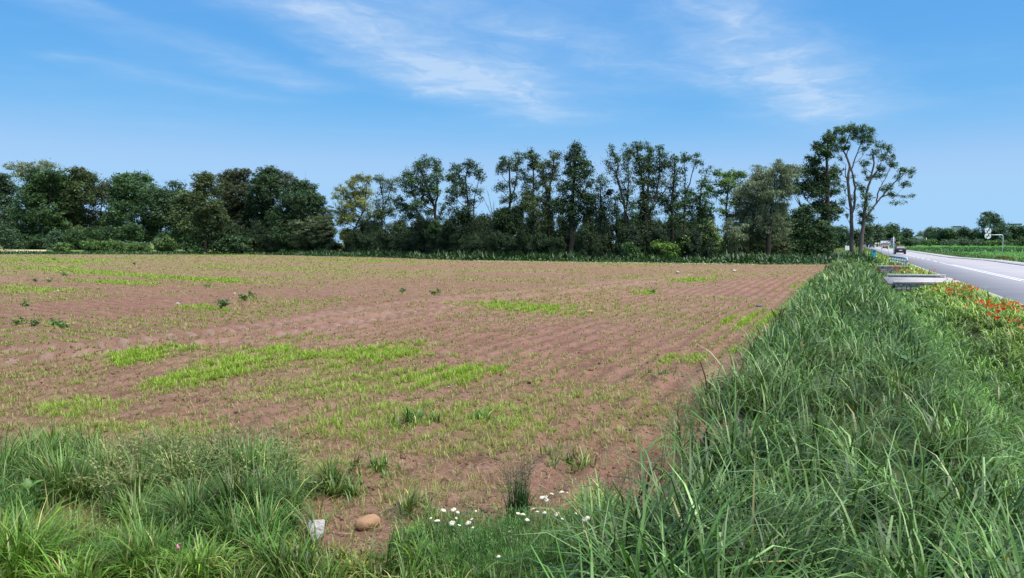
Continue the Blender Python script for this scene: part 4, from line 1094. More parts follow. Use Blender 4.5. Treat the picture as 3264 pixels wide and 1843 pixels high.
wood('layered dark tree sloping down to the right edge of the wood', [(1580, 440, 110, 50), (1680, 460, 90, 60), (1560, 530, 140, 70), (1720, 560, 100, 80), (1600, 640, 140, 80), (1760, 680, 90, 90), (1500, 720, 130, 80), (1640, 770, 130, 80), (1440, 850, 130, 70), (1580, 880, 150, 70)], (1600, 990), 190, 'dark')
wood('small sparse tree top with sky between its tufts', [(1770, 345, 50, 30, .6), (1850, 360, 50, 36, .6), (1800, 420, 60, 40, .5), (1880, 430, 40, 40, .6), (1840, 500, 60, 50)], (1850, 970), 200, 'blue', .8, .42, .7, limbs=True)
wood('light green young tree in the notch of the wood', [(1900, 470, 70, 50), (1960, 520, 60, 60), (1880, 560, 90, 70), (1960, 640, 90, 80), (1880, 720, 110, 90), (1970, 800, 110, 90), (1880, 880, 120, 90)], (1920, 1000), 165, 'olive')
for x, y, rx, ry, Y, c in [(600, 900, 130, 80, 190, 'blue'), (820, 880, 140, 90, 188, 'mid'), (1000, 870, 130, 90, 186, 'mid'), (1180, 860, 130, 90, 184, 'dark'), (1340, 830, 120, 100, 182, 'mid'), (1720, 900, 120, 80, 170, 'dark'), (2000, 930, 120, 70, 140, 'mid'), (2280, 920, 120, 80, 126, 'dark'), (2450, 940, 130, 70, 122, 'dark'), (230, 930, 110, 70, 198, 'dark'), (380, 950, 90, 50, 192, 'dark')]:
    tree('wood_shrub', 'dark leafy shrub at the foot of the wood', Z7, Y, (x, min(y + ry, 1040)), [(x - rx * .4, y, rx * .6, ry * .8), (x + rx * .4, y + ry * .1, rx * .6, ry * .8), (x, y - ry * .35, rx * .6, ry * .6), (x, y + ry * .5, rx, ry * .5), (x, 1000, rx, 60)], c, 1.0, .36, .08, 'shrubs at the foot of the wood', None, 'bark', .6, limbs=False, category='shrub')
tree('rounded_shrub', 'bluish green rounded shrub standing alone at the open strip', Z7, 178, (40, 1000), [(40, 800, 50, 36), (80, 860, 70, 60), (20, 870, 60, 60), (50, 930, 95, 60), (100, 950, 55, 45)], 'blue', 1.0, .32, .1, None, None, 'bark', .6, limbs=False, category='shrub')
for x, y, rx, ry, lab in [(930, 965, 85, 55, 'light green rounded hedge bush next to the low straggly one'), (1150, 980, 135, 55, 'widest light green hedge bush in front of the wood'), (1420, 995, 115, 45, 'light green hedge bush next to the white flowering elder'), (640, 990, 95, 40, 'low straggly light green bush at the start of the hedge')]:
    tree('hedge_bush', lab, Z7, 150, (x, 1050), [(x - rx * .5, y + 4, rx * .55, ry * .85), (x + rx * .5, y, rx * .55, ry * .9), (x, y - ry * .2, rx * .6, ry * .8), (x, y + ry * .6, rx * 1.05, ry * .5)], 'bush', 1.1, .27, .06, 'light green hedge bushes', None, 'bark', .45, limbs=False, category='bush')
tree('elder_bush', 'white flowering elder bush in front of the wood', Z7, 148, (1700, 1050), [(1640, 950, 55, 45), (1720, 925, 60, 40), (1770, 970, 40, 45), (1690, 990, 90, 40)], 'bush', 1.0, .27, .08, None, None, 'bark', .45, limbs=False, category='bush', flowers=40)
# --- understory of the row
UG = 'shrubs under the tree row'
UNDER = []
for x in range(30, 2560, 105):        # Z6 strip
    if 980 < x < 1100: continue
    UNDER.append((Z6, x, 860 if x > 1250 else 960, 95, 130, 97 - (x > 1500) * 4))
    UNDER.append((Z6, x + 50, 985, 75, 60, 93 - (x > 1500) * 3))
    if x > 1150: UNDER.append((Z6, x + 20, 960, 75, 85, 89))
for x in range(60, 2260, 100):
    tall = 815 if not (1180 < x < 1320) else 900
    UNDER.append((Z5, x, tall, 95, 135, 91))
    if not (780 < x < 900) and not (1200 < x < 1330): UNDER.append((Z5, x + 45, 985, 70, 60, 88))
    if not (800 < x < 880) and not (1220 < x < 1310): UNDER.append((Z5, x + 20, 960, 75, 90, 81))
U_COL = [(.024, .046, .017), (.028, .054, .019), (.034, .062, .022), (.030, .054, .026), (.026, .050, .016), (.032, .058, .020)]
U_MESH = []
for i in range(9):                                               # nine shrubs, about 6 m wide and 7 m high, shared by the copies
    hw, hh_ = 3.0, 7.0
    C_ = [np.array([random.uniform(-1, 1) * hw * .55, random.uniform(-1, 1) * hw * .5, random.uniform(.35, .85) * hh_]) for _ in range(6)] + [np.array([0, 0, .2 * hh_]), np.array([hw * .4, 0, .1 * hh_]), np.array([-hw * .4, 0, .1 * hh_]), np.array([0, 0, .5 * hh_])]
    R_ = [np.array([hw * random.uniform(.35, .55), hw * .45, hh_ * random.uniform(.13, .2)]) for _ in range(6)] + [np.array([hw * .9, hw * .6, hh_ * .2])] + [np.array([hw * .6, hw * .5, hh_ * .14])] * 2 + [np.array([hw * .6, hw * .5, hh_ * .3])]
    N_ = [int(.8 * 4.6 * np.pi * r[0] * r[2] / (.3 * .3 * .62 * .3)) for r in R_]
    V_, F_, K_ = leaves(C_, R_, N_, .3, U_COL[i % 6], .6)
    tb = [tube_np(wobble(bezier(np.array([random.uniform(-.2, .2), 0, -.3]), np.array([0, 0, hh_ * .3]), c), .05), np.linspace(.09, .02, 7), 5) for c in C_[:6]]
    U_MESH.append((np_mesh('crown', V_, F_, M['leaf'], K_), tubes_mesh('trunk', tb, M['bark'])))
for i, (zn, x, y, rx, ry, Y) in enumerate(UNDER):
    x += random.uniform(-25, 25); y += random.uniform(-70, 35); rx *= random.uniform(.85, 1.3); ry *= random.uniform(.8, 1.2)
    px, py = zp(zn, x, y - ry * .85); Y = row_depth(zn, px, Y); top_ = at_depth(px, py, Y); gz = float(terrain(np.array([top_[0]]), np.array([Y]))[0])
    root = empty('understory_shrub', (top_[0], Y, gz), random.uniform(0, 6.28), category='shrub', label='dark leafy shrub under the tree row', group=UG)
    kz = max(top_[2] - gz, 1.2) / 7.0; kx = rx / zn[2] / F_PX * Y / 3.0; root.scale = (kx, kx, kz)
    mesh_obj('trunk', U_MESH[i % 9][1], root); mesh_obj('crown', U_MESH[i % 9][0], root)
for x, y in [(150, 1120), (280, 1180), (420, 1100), (560, 1000), (640, 1150), (760, 950), (780, 1150), (880, 1080), (900, 1230), (700, 1040), (520, 1200), (60, 1230), (980, 1150)]:
    tree('understory_shrub', 'dark leafy shrub under the tree row', Z4, 97 if x < 600 else 108, (x, 1300), [(x - 40, y, 60, 70), (x + 40, y - 10, 60, 70), (x, y - 50, 55, 50), (x, y + 50, 90, 60), (x, 1260, 80, 70)], random.choice(['dark', 'dark', 'brown']), .85, .27, .06, UG, None, 'bark', .5, limbs=False, category='shrub')
tree('elder_bush', 'large elder bush dotted with white flower heads beside the willow', Z5, 86, (2150, 1065), [(2150, 830, 70, 50), (2200, 900, 75, 60), (2100, 910, 75, 60), (2060, 980, 60, 50), (2160, 980, 110, 60), (2230, 990, 60, 60)], 'bush', 1.0, .22, .1, None, None, 'bark', .4, limbs=False, category='bush', flowers=110)
tree('elder_bush', 'small elder bush with white flower heads near the gap in the row', Z5, 85, (430, 1070), [(420, 950, 55, 40), (380, 1000, 50, 40), (460, 1000, 60, 45)], 'mid', 1.0, .2, .08, None, None, 'bark', .4, limbs=False, category='bush', flowers=60)
tree('sapling', 'light green sapling bush standing in the nettles', Z5, 80, (1800, 1110), [(1710, 1010, 45, 36), (1800, 1030, 65, 40), (1900, 1000, 60, 36), (1970, 970, 42, 30, .7), (1840, 1080, 80, 40)], 'bright', .8, .22, .05, None, None, 'bark', .4, limbs=False, category='bush')
tree('sapling', 'small upright green sapling in front of the nettle bank', Z5, 78, (1465, 1140), [(1450, 1020, 40, 34), (1500, 1050, 36, 30), (1460, 1090, 55, 40)], 'mid', .8, .22, .05, None, None, 'bark', .4, limbs=False, category='bush')
tree('far_shrub', 'rounded green tree seen through the gap in the row', Z5, 170, (230, 1000), [(280, 720, 75, 45), (200, 800, 90, 70), (320, 820, 90, 80), (160, 900, 80, 80), (280, 930, 120, 70)], 'blue', 1.0, .35, .15, None, None, 'bark', .6, limbs=False)
# thin bare stems in the gap
for i, (x0, y0, x1, y1, Y) in enumerate([(2420, 980, 2335, 700, 90), (2370, 980, 2310, 640, 91), (2530, 900, 2445, 510, 92), (2540, 880, 2400, 560, 93), (2510, 860, 2495, 600, 92)]):
    Y = row_depth(Z6, zp(Z6, x0, y0)[0], Y)
    r_ = empty('bare_stem', tuple(at_depth(*zp(Z6, x0, y0), Y) * [1, 1, 0]), category='sapling', label='thin leafless leaning stem in the gap of the row', group='bare stems in the gap')
    f_ = np.array(r_.location); a = at_depth(*zp(Z6, x0, y0), Y); b = at_depth(*zp(Z6, x1, y1), Y); a0 = np.array([a[0] + (a[0] - b[0]) * .1, Y, -.2])
    tb = [tube_np(wobble(np.array([a0, a, (a + b) / 2, b]) - f_, .04), [.06, .05, .035, .012], 5)]
    for _ in range(4):
        q = a + (b - a) * random.uniform(.4, .9); tb.append(tube_np(np.array([q, q + rng.normal(0, .25, 3) + [0, 0, .5]]) - f_, [.015, .006], 4))
    mesh_obj('trunk', tubes_mesh('trunk', tb, M['bark']), r_)
# --- far trees across the road
FGp = 'trees on the far side of the green field'
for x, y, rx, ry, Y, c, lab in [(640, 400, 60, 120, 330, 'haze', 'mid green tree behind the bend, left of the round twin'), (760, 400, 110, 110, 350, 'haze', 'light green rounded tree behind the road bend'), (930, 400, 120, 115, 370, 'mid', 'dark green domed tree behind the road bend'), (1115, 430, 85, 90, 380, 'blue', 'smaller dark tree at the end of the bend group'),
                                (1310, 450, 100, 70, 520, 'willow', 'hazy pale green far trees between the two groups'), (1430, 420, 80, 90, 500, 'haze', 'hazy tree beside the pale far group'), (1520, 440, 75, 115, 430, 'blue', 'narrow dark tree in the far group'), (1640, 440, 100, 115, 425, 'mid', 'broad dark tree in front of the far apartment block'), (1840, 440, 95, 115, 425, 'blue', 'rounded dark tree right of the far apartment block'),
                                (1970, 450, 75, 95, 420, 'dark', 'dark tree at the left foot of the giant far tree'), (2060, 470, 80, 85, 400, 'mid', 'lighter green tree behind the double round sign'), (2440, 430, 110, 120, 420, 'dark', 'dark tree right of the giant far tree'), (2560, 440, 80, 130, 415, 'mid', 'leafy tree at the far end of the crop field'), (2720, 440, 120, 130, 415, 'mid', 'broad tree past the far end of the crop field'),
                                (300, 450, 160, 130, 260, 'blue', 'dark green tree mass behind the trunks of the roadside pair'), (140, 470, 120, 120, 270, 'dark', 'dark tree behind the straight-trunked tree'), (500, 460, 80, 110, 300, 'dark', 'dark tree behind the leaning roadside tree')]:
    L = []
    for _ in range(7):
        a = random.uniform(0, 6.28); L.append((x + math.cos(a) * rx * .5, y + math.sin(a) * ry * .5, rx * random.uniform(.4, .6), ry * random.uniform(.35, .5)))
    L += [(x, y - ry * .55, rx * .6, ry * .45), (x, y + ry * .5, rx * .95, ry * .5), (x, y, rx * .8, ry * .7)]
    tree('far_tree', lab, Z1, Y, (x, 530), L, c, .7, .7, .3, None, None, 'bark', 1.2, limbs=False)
tree('giant_far_tree', 'largest far tree with a high dark crown standing above the others', Z1, 400, (2190, 530), [(2130, 190, 80, 55), (2210, 220, 80, 60), (2080, 260, 60, 60), (2250, 280, 80, 60), (2160, 270, 60, 50, .6), (2310, 330, 60, 60), (2230, 360, 100, 70), (2070, 330, 45, 50, .7), (2300, 420, 90, 80), (2200, 450, 120, 80), (2120, 420, 50, 60, .6), (2360, 290, 26, 22, .6)], 'blue', .8, .6, .6, None, None, 'bark', 1.0, limbs=True)
for x, rx, ry in [(1230, 110, 45), (1400, 90, 45), (1650, 110, 40), (1830, 90, 60), (1130, 70, 60), (2010, 90, 40), (2200, 110, 36), (2400, 90, 36), (2540, 60, 60), (780, 120, 40), (950, 110, 45), (640, 80, 40)]:
    tree('far_shrub', 'green shrub in the hedge at the back of the crop field', Z1, 370, (x, 540), [(x - rx * .4, 525 - ry * .3, rx * .55, ry * .6), (x + rx * .4, 520 - ry * .35, rx * .55, ry * .6), (x, 530, rx, ry * .45)], random.choice(['bush', 'haze', 'mid']), .8, .5, .1, 'hedge shrubs behind the crop', None, 'bark', .9, limbs=False, category='shrub')
# ------------------------------------------------------------------ stone culvert headwalls
HEAD = math.atan2(-DIRV[0], DIRV[1])            # rotation that turns +Y onto the road direction
def headwall(label, s, u0, u1, drop, capz):
    cx, cy = xy((u0 + u1) / 2, s)
    root = empty('headwall', (float(cx), float(cy), 0), HEAD, category='culvert', label=label)
    L = u0 - u1
    box_obj('core', (0, .16, capz - .1 - drop / 2), (L - .04, .22, drop), M['mortar'], root)
    box_obj('cap', (0, .13, capz), (L + .12, .42, .09), M['concrete'], root, bevel=.012)
    z = capz - .05
    row = 0
    while z > capz - drop:
        h = random.uniform(.13, .19); x = -L / 2 - random.uniform(0, .12)
        while x < L / 2:
            wdt = random.uniform(.18, .36)
            a = max(x, -L / 2); b = min(x + wdt, L / 2)
            if b - a > .07:
                bm = bmesh.new(); box(bm, (0, 0, 0), (b - a - .022, random.uniform(.10, .15), h - .022), bevel=.02, jit=.012)
                o = bm_obj('stone', bm, M['stone'], root, ((a + b) / 2, .05 + random.uniform(-.015, .015), z - h / 2))
            x += wdt
        z -= h; row += 1
    return root
headwall('stone culvert headwall facing the tall grass, near side of the farm crossing', S1, 3.2, 1.0, .75, .06)
headwall('long low stone headwall with pale cap on the far side of the farm crossing', S2 + .1, 3.2, .25, .6, .14)
headwall('short stone headwall with pale cap below the blue railing', S3, 3.1, 1.2, .7, .16)

# ------------------------------------------------------------------ railing, bin, small road things
ra, rb = np.array([31.6, 61.5]), np.array([35.4, 72.0])
root = empty('railing', (ra[0], ra[1], 0), category='railing', label='pale blue metal railing beside the road behind the poppies')
path = [ra + (rb - ra) * t for t in np.linspace(0, 1, 8)]
loc = lambda p, z: (p[0] - ra[0], p[1] - ra[1], z)
for z, r in ((.80, .085), (.50, .04)):
    tube_obj('rail', [loc(path[0], z - .28 if z > .7 else z)] + [loc(p, z) for p in path] , r, M['blue_rail'], root)
for p in path[::1]:
    tube_obj('post', [loc(p, -.3), loc(p, .82)], .045, M['blue_rail'], root)
g = at_depth(2785, 815, 112)
root = empty('litter_bin', (g[0], g[1], 0), HEAD, category='bin', label='turquoise metal litter bin with a hooded top at the road edge')
bm = bmesh.new(); prism(bm, [(-.30, -.1), (.30, -.1), (.33, .80), (.33, .95), (-.33, 1.12), (-.33, .8)], -.22, .22); bmesh.ops.bevel(bm, geom=bm.edges[:], offset=.025, segments=2, affect='EDGES')
bm_obj('body', bm, M['turquoise'], root)
bm = bmesh.new(); prism(bm, [(.30, .90), (.38, .88), (.38, .95), (-.36, 1.19), (-.36, 1.12)], -.27, .27); bm_obj('hood', bm, M['blue_rail'], root)
box_obj('opening', (0.0, -.221, .72), (.36, .012, .14), M['black'], root)

def post(root, x, z0, z1, y=0, r=.03): return tube_obj('post', [(x, y, z0), (x, y, z1)], r, M['steel'], root)
# back of two round signs
g = at_depth(2846, 800, 103)
root = empty('round_signs', (g[0], g[1], 0), R(-14), category='sign', label='grey backs of two round signs on one post beside the town sign')
post(root, .04, -.3, 2.85, -.05, .035)
for z in (2.43, 1.80):
    bm = bmesh.new(); disc(bm, (0, 0, z), .325, .02, 40)
    o = bm_obj('sign_plate', bm, M['grey_back'], root)
    for dz in (-.12, .12):
        box_obj('bracket', (0.02, -.03, z + dz), (.34, .03, .04), M['steel'], o)
# town limit board
g = at_depth(2822, 790, 107)
root = empty('town_sign', (g[0], g[1], 0), R(-12), category='sign', label='white town-limit board with black skyline struck through by a diagonal bar')
for x in (-.42, .42): post(root, x, -.3, 1.8, .04)
zc = 2.03; bw, bh = .66, .33
bm = bmesh.new(); box(bm, (0, 0, zc), (2 * bw, .03, 2 * bh), .008)
bd = bm_obj('board', bm, M['white'], root)
bm = bmesh.new()
for c, s in (((0, -.018, zc + bh - .03), (2 * bw - .02, .012, .05)), ((0, -.018, zc - bh + .02), (2 * bw - .02, .012, .02)), ((-bw + .015, -.018, zc), (.02, .012, 2 * bh - .12)), ((bw - .015, -.018, zc), (.02, .012, 2 * bh - .12))):
    box(bm, c, s)
bm_obj('border', bm, M['black'], bd)
bm = bmesh.new()
prism(bm, [(-.56, zc - .24), (.56, zc - .24), (.56, zc + .02), (.47, zc + .02), (.47, zc - .06), (.38, zc - .06), (.38, zc - .13), (.30, zc - .13), (.26, zc - .05), (.14, zc - .05), (.14, zc - .12), (.0, zc - .12),
           (.0, zc - .05), (-.12, zc - .05), (-.12, zc - .13), (-.22, zc - .13), (-.22, zc - .02), (-.26, zc + .06), (-.30, zc - .02), (-.30, zc - .12), (-.42, zc - .08), (-.56, zc - .08)], -.024, -.0152)
bm_obj('skyline', bm, M['black'], bd)
bm = bmesh.new(); prism(bm, [(-.62, zc - .30), (-.54, zc - .30), (.62, zc + .22), (.62, zc + .28), (.54, zc + .28)], -.030, -.0245)
bm_obj('diagonal_bar', bm, plain('dark_red_bar', (.10, .02, .02), .5), bd)

# overhanging end-of-restriction signs across the road
def text_mesh(s, size):
    c = bpy.data.curves.new('text', 'FONT'); c.body = s; c.size = size; c.align_x = 'CENTER'; c.align_y = 'CENTER'; c.extrude = .002
    o = bpy.data.objects.new('text', c); COL.objects.link(o)
    me = bpy.data.meshes.new_from_object(o.evaluated_get(bpy.context.evaluated_depsgraph_get()))
    bpy.data.objects.remove(o); bpy.data.curves.remove(c)
    return me
YS = 105
pb = at_depth(3195, 812, YS); pa = at_depth(3151, 749, YS)
root = empty('overhead_sign', (pb[0], YS, 0), R(-6), category='sign', label='two round white end-of-restriction signs on a bent pole across the road')
aw = pb[0] - pa[0]; za = pa[2]
tube_obj('pole', [(0, 0, -.3), (.0, 0, 1.5), (.0, 0, za - .35), (-.03, 0, za - .12), (-.12, 0, za - .03), (-.35, 0, za), (-aw, 0, za)], .055, M['steel'], root)
tube_obj('brace', [(-.62, 0, za), (-.0, 0, za - .62)], .025, M['steel'], root)
grey = plain('sign_grey', (.20, .20, .22), .5)
for (px, py, kind) in ((3151.5, 735.5, 'n'), (3150.5, 752.2, 'c')):
    c = at_depth(px, py, YS); cx, cz = c[0] - pb[0], c[2]; r = .425
    bm = bmesh.new(); disc(bm, (cx, -.08, cz), r, .02, 48); d_ = bm_obj('sign_disc', bm, M['white'], root)
    bm = bmesh.new()
    for i in range(48):
        a0, a1 = 2 * math.pi * i / 48, 2 * math.pi * (i + 1) / 48
        bm.faces.new([bm.verts.new((cx + rr * math.cos(a), -.0925, cz + rr * math.sin(a))) for rr, a in ((r, a0), (r, a1), (r - .02, a1), (r - .02, a0))])
    bm_obj('rim', bm, grey, d_)
    bm = bmesh.new(); q = math.atan2(125, 70); ex, ez = math.cos(q), math.sin(q); wx, wz = -ez * .06, ex * .06
    prism(bm, [(cx - ex * r * .97 - wx, cz - ez * r * .97 - wz), (cx + ex * r * .97 - wx, cz + ez * r * .97 - wz), (cx + ex * r * .97 + wx, cz + ez * r * .97 + wz), (cx - ex * r * .97 + wx, cz - ez * r * .97 + wz)], -.098, -.093)
    bm_obj('diagonal_bar', bm, M['black'], d_)
    if kind == 'n':
        for ch, dx in (('4', -.2), ('0', .2)):
            me = text_mesh(ch, .42); me.materials.append(grey)
            o = mesh_obj('digit', me, d_, (cx + dx, -.0955, cz)); o.rotation_euler = (R(90), 0, 0)
    else:
        for dx in (-.2, .2):
            bm = bmesh.new(); prism(bm, [(cx + dx + a * .9, cz - .03 + b) for a, b in ((-.13, -.045), (.13, -.045), (.13, .02), (.085, .03), (.05, .085), (-.05, .085), (-.085, .03), (-.13, .02))], -.0965, -.093)
            bm_obj('car_symbol', bm, M['black'] if dx > 0 else grey, d_)

# small far road furniture
g = at_depth(2758, 776, 330)
root = empty('street_lamp', (g[0], g[1], rise(g[0], g[1])), category='lamp post', label='small grey post with an orange lamp at the road bend')
tube_obj('pole', [(0, 0, -.2), (0, 0, 2.6), (-.1, 0, 2.8), (-.7, 0, 2.8)], .09, M['steel'], root)
box_obj('lamp_head', (-.75, 0, 3.0), (.5, .3, .75), M['orange'], root, bevel=.06)
g = at_depth(2708, 780, 190)
root = empty('white_fence', (g[0], g[1], 0), category='fence', label='short white board fence behind the pale tree trunks')
for i in range(6): box_obj('board', (i * .3 - .9, 0, .55), (.24, .03, 1.5 - .15 * (i % 2)), M['white'], root)
for z in (.3, .95): box_obj('rail', (-.1, .04, z), (1.9, .04, .09), M['white'], root)
for i, px in enumerate((2792, 2801, 2806)):
    g = at_depth(px, 774, 330); root = empty('direction_board', (g[0], g[1], rise(g[0], g[1])), category='sign', label='small cream direction board on a post by the road bend', group='direction boards by the bend')
    post(root, 0, -.2, 2.0, 0, .07); box_obj('plate', (0, -.08, 1.7), (1.0, .05, .55), plain('cream_board', (.62, .55, .33), .6), root, bevel=.02)
g = at_depth(2953, 752, 420)
root = empty('traffic_light', (g[0], g[1], rise(g[0], g[1])), category='traffic light', label='black traffic light head on a pale post before the far trees')
tube_obj('pole', [(0, 0, -.2), (0, 0, 4.2)], .12, M['white'], root)
bm = bmesh.new(); box(bm, (0, 0, 5.2), (.7, .4, 1.9), .08); hd = bm_obj('signal_head', bm, M['black'], root)
for z in (5.75, 5.2, 4.65):
    bm = bmesh.new(); disc(bm, (0, -.22, z), .2, .06, 16); bm_obj('lens', bm, M['glass'], hd)
tree('yellow_shrub', 'small yellow flowering shrub on the verge behind the round sign backs', Z1, 235, (1025, 590), [(1020, 522, 12, 8, .6), (1008, 528, 8, 7, .5), (1032, 528, 7, 7, .5), (1022, 550, 9, 12, .5)], (.30, .24, .03), .8, .35, .05, None, None, 'bark', .35, limbs=True, category='bush')
tree('orange_flower_clump', 'clump of orange poppies and weeds at the foot of the bent sign pole', Z1, 96, (2360, 745), [(2290, 700, 60, 18), (2370, 712, 75, 20), (2440, 730, 40, 16)], (.20, .16, .035), .8, .12, .02, None, None, 'bark', .2, limbs=False, category='flowers', spread=.2)

# ------------------------------------------------------------------ cars
def loft(bm, sections):
    rings = [[bm.verts.new(p) for p in s] for s in sections]
    n = len(rings[0])
    for a, b in zip(rings[:-1], rings[1:]):
        for i in range(n): bm.faces.new((a[i], a[(i + 1) % n], b[(i + 1) % n], b[i]))
    bm.faces.new(rings[0]); bm.faces.new(rings[-1][::-1])
    bmesh.ops.recalc_face_normals(bm, faces=bm.faces[:])
def car(label, name, paint, X, Y, rz, h=1.5, w=.91, lower=None):
    root = empty(name, (X, Y, float(rise(np.array(X), np.array(Y))) + .015), rz, category='car', label=label)
    k = h / 1.5; st = []
    for y, zb, zt, hw in [(-2.22, .50, .80, .78), (-2.15, .38, .96, .86), (-1.7, .27, 1.02, .91), (-.6, .24, 1.02, .92), (.9, .24, .99, .92), (1.5, .27, .93, .90), (2.0, .33, .82, .86), (2.2, .42, .68, .74)]:
        hw *= w / .91; zt *= k
        st.append([(-hw + .08, y, zb), (hw - .08, y, zb), (hw, y, zb + .12), (hw, y, zt - .16), (hw - .05, y, zt - .04), (hw - .16, y, zt), (-hw + .16, y, zt), (-hw + .05, y, zt - .04), (-hw, y, zt - .16), (-hw, y, zb + .12)])
    bm = bmesh.new(); loft(bm, st); bmesh.ops.bevel(bm, geom=bm.edges[:], offset=.015, segments=1, affect='EDGES')
    body = bm_obj('body', bm, M[paint], root, smooth=False)
    st = []
    G = [(-2.02, .97, .99, .80, .78), (-1.72, .97, 1.38, .82, .64), (-1.4, .97, 1.49, .82, .63), (-.4, .97, 1.53, .82, .64), (.35, .95, 1.49, .82, .62), (.75, .93, 1.30, .82, .66), (1.35, .92, .95, .80, .76)]
    for y, z0, z1, h0, h1 in G:
        z0 *= k; z1 *= k; h0 *= w / .91; h1 *= w / .91
        st.append([(-h0, y, z0 - .05), (h0, y, z0 - .05), (h1 + .02, y, z1 - .05), (h1 - .08, y, z1), (-h1 + .08, y, z1), (-h1 - .02, y, z1 - .05)])
    bm = bmesh.new(); loft(bm, st); cab = bm_obj('cabin', bm, M[paint], root)
    def quad(nm, pts, m_, par, off):
        bm = bmesh.new(); f = bm.faces.new([bm.verts.new(p) for p in pts]); bm.normal_update()
        r_ = bmesh.ops.extrude_face_region(bm, geom=[f]); n_ = f.normal.copy()
        bmesh.ops.translate(bm, vec=Vector(off), verts=[v for v in r_['geom'] if isinstance(v, bmesh.types.BMVert)])
        bmesh.ops.recalc_face_normals(bm, faces=bm.faces[:])
        return bm_obj(nm, bm, m_, par)
    ww = w / .91
    quad('rear_window', [(-.66 * ww, -1.985, 1.03 * k), (.66 * ww, -1.985, 1.03 * k), (.55 * ww, -1.70, 1.37 * k), (-.55 * ww, -1.70, 1.37 * k)], M['glass'], cab, (0, -.035, .03))
    quad('windscreen', [(-.68 * ww, 1.28, 1.0 * k), (.68 * ww, 1.28, 1.0 * k), (.56 * ww, .50, 1.41 * k), (-.56 * ww, .50, 1.41 * k)], M['glass'], cab, (0, .03, .04))
    for s in (-1, 1):
        quad('side_window', [(s * .815 * ww, -1.45, 1.02 * k), (s * .815 * ww, .85, 1.0 * k), (s * .70 * ww, .35, 1.38 * k), (s * .70 * ww, -1.3, 1.40 * k)], M['glass'], cab, (s * .03, 0, .01))
        quad('tail_light', [(s * .52 * ww, -2.16, .74 * k), (s * .85 * ww, -2.10, .74 * k), (s * .83 * ww, -2.08, .92 * k), (s * .52 * ww, -2.16, .90 * k)], M['lamp_red'], body, (0, -.05, 0))
        quad('head_light', [(s * .48 * ww, 2.08, .60 * k), (s * .80 * ww, 1.98, .60 * k), (s * .80 * ww, 1.96, .74 * k), (s * .48 * ww, 2.06, .74 * k)], M['lamp_white'], body, (0, .09, 0))
        box_obj('mirror', (s * .98 * ww, .75, 1.02 * k), (.16, .09, .12), M[paint], body, bevel=.02)
        for y in (-1.35, 1.35):
            bm = bmesh.new(); disc(bm, (0, 0, 0), .33, .22, 24, 'X'); bmesh.ops.bevel(bm, geom=bm.edges[:], offset=.02, segments=1, affect='EDGES')
            wh = empty('wheel', (s * .80 * ww, y, .33), parent=root)
            bm_obj('tyre', bm, M['tyre'], wh)
            bm = bmesh.new(); disc(bm, (s * .10, 0, 0), .21, .04, 20, 'X'); bm_obj('rim', bm, M['steel'], wh)
    box_obj('number_plate', (0, -2.235, .68 * k), (.52, .02, .12), M['white'], body)
    box_obj('front_plate', (0, 2.21, .52), (.52, .02, .12), M['white'], body)
    box_obj('rear_bumper', (0, -2.20, .47), (1.6 * ww, .14, .2), M['black'], body, bevel=.04)
    box_obj('front_bumper', (0, 2.14, .44), (1.5 * ww, .14, .16), M['black'], body, bevel=.04)
    return root
def on_road(px, Y): return at_depth(px, 780, Y)[0]
car('black estate car driving away with pale number plate', 'estate_car', 'car_dark', on_road(2869, 138), 138, HEAD, 1.5)
car('dark red hatchback driving away beyond the black estate car', 'hatchback', 'car_red', on_road(2820, 250), 250, HEAD, 1.5)
car('small dark car approaching on the other lane with bright headlamps', 'approaching_car', 'car_dark', on_road(2779, 305), 305, HEAD + math.pi, 1.35)

# ------------------------------------------------------------------ far buildings
def block(label, px, top, wpx, Y, rows, cols, name='apartment_block'):
    c = at_depth(px, top, Y); wd_ = wpx / F_PX * Y; zb = rise(np.array(c[0]), np.array(Y)); H = c[2] - zb
    root = empty(name, (c[0], Y, float(zb)), -math.atan2(c[0], Y), category='building', label=label)
    box_obj('wall', (0, 6, H / 2 - .5), (wd_, 12, H + 1), M['render'], root)
    box_obj('roof', (0, 6, H + .35), (wd_ + .6, 12.6, .7), M['roof'], root)
    for r_ in range(rows):
        for c_ in range(cols):
            x = (c_ + .5) / cols * wd_ - wd_ / 2; z = H - 1.9 - r_ * 2.9
            if z < 1: continue
            wn = box_obj('window', (x, -.02, z), (wd_ / cols * .36, .12, 1.2), M['glass'], root)
    return root
block('white apartment block half hidden behind the dark far trees', 3050, 724, 22, 560, 3, 5)
block('pale apartment block beside the giant far tree', 3236, 716, 34, 560, 3, 7)
block('white low house glimpsed between the hazy far trees', 2930, 752, 18, 480, 1, 4, 'far_house')

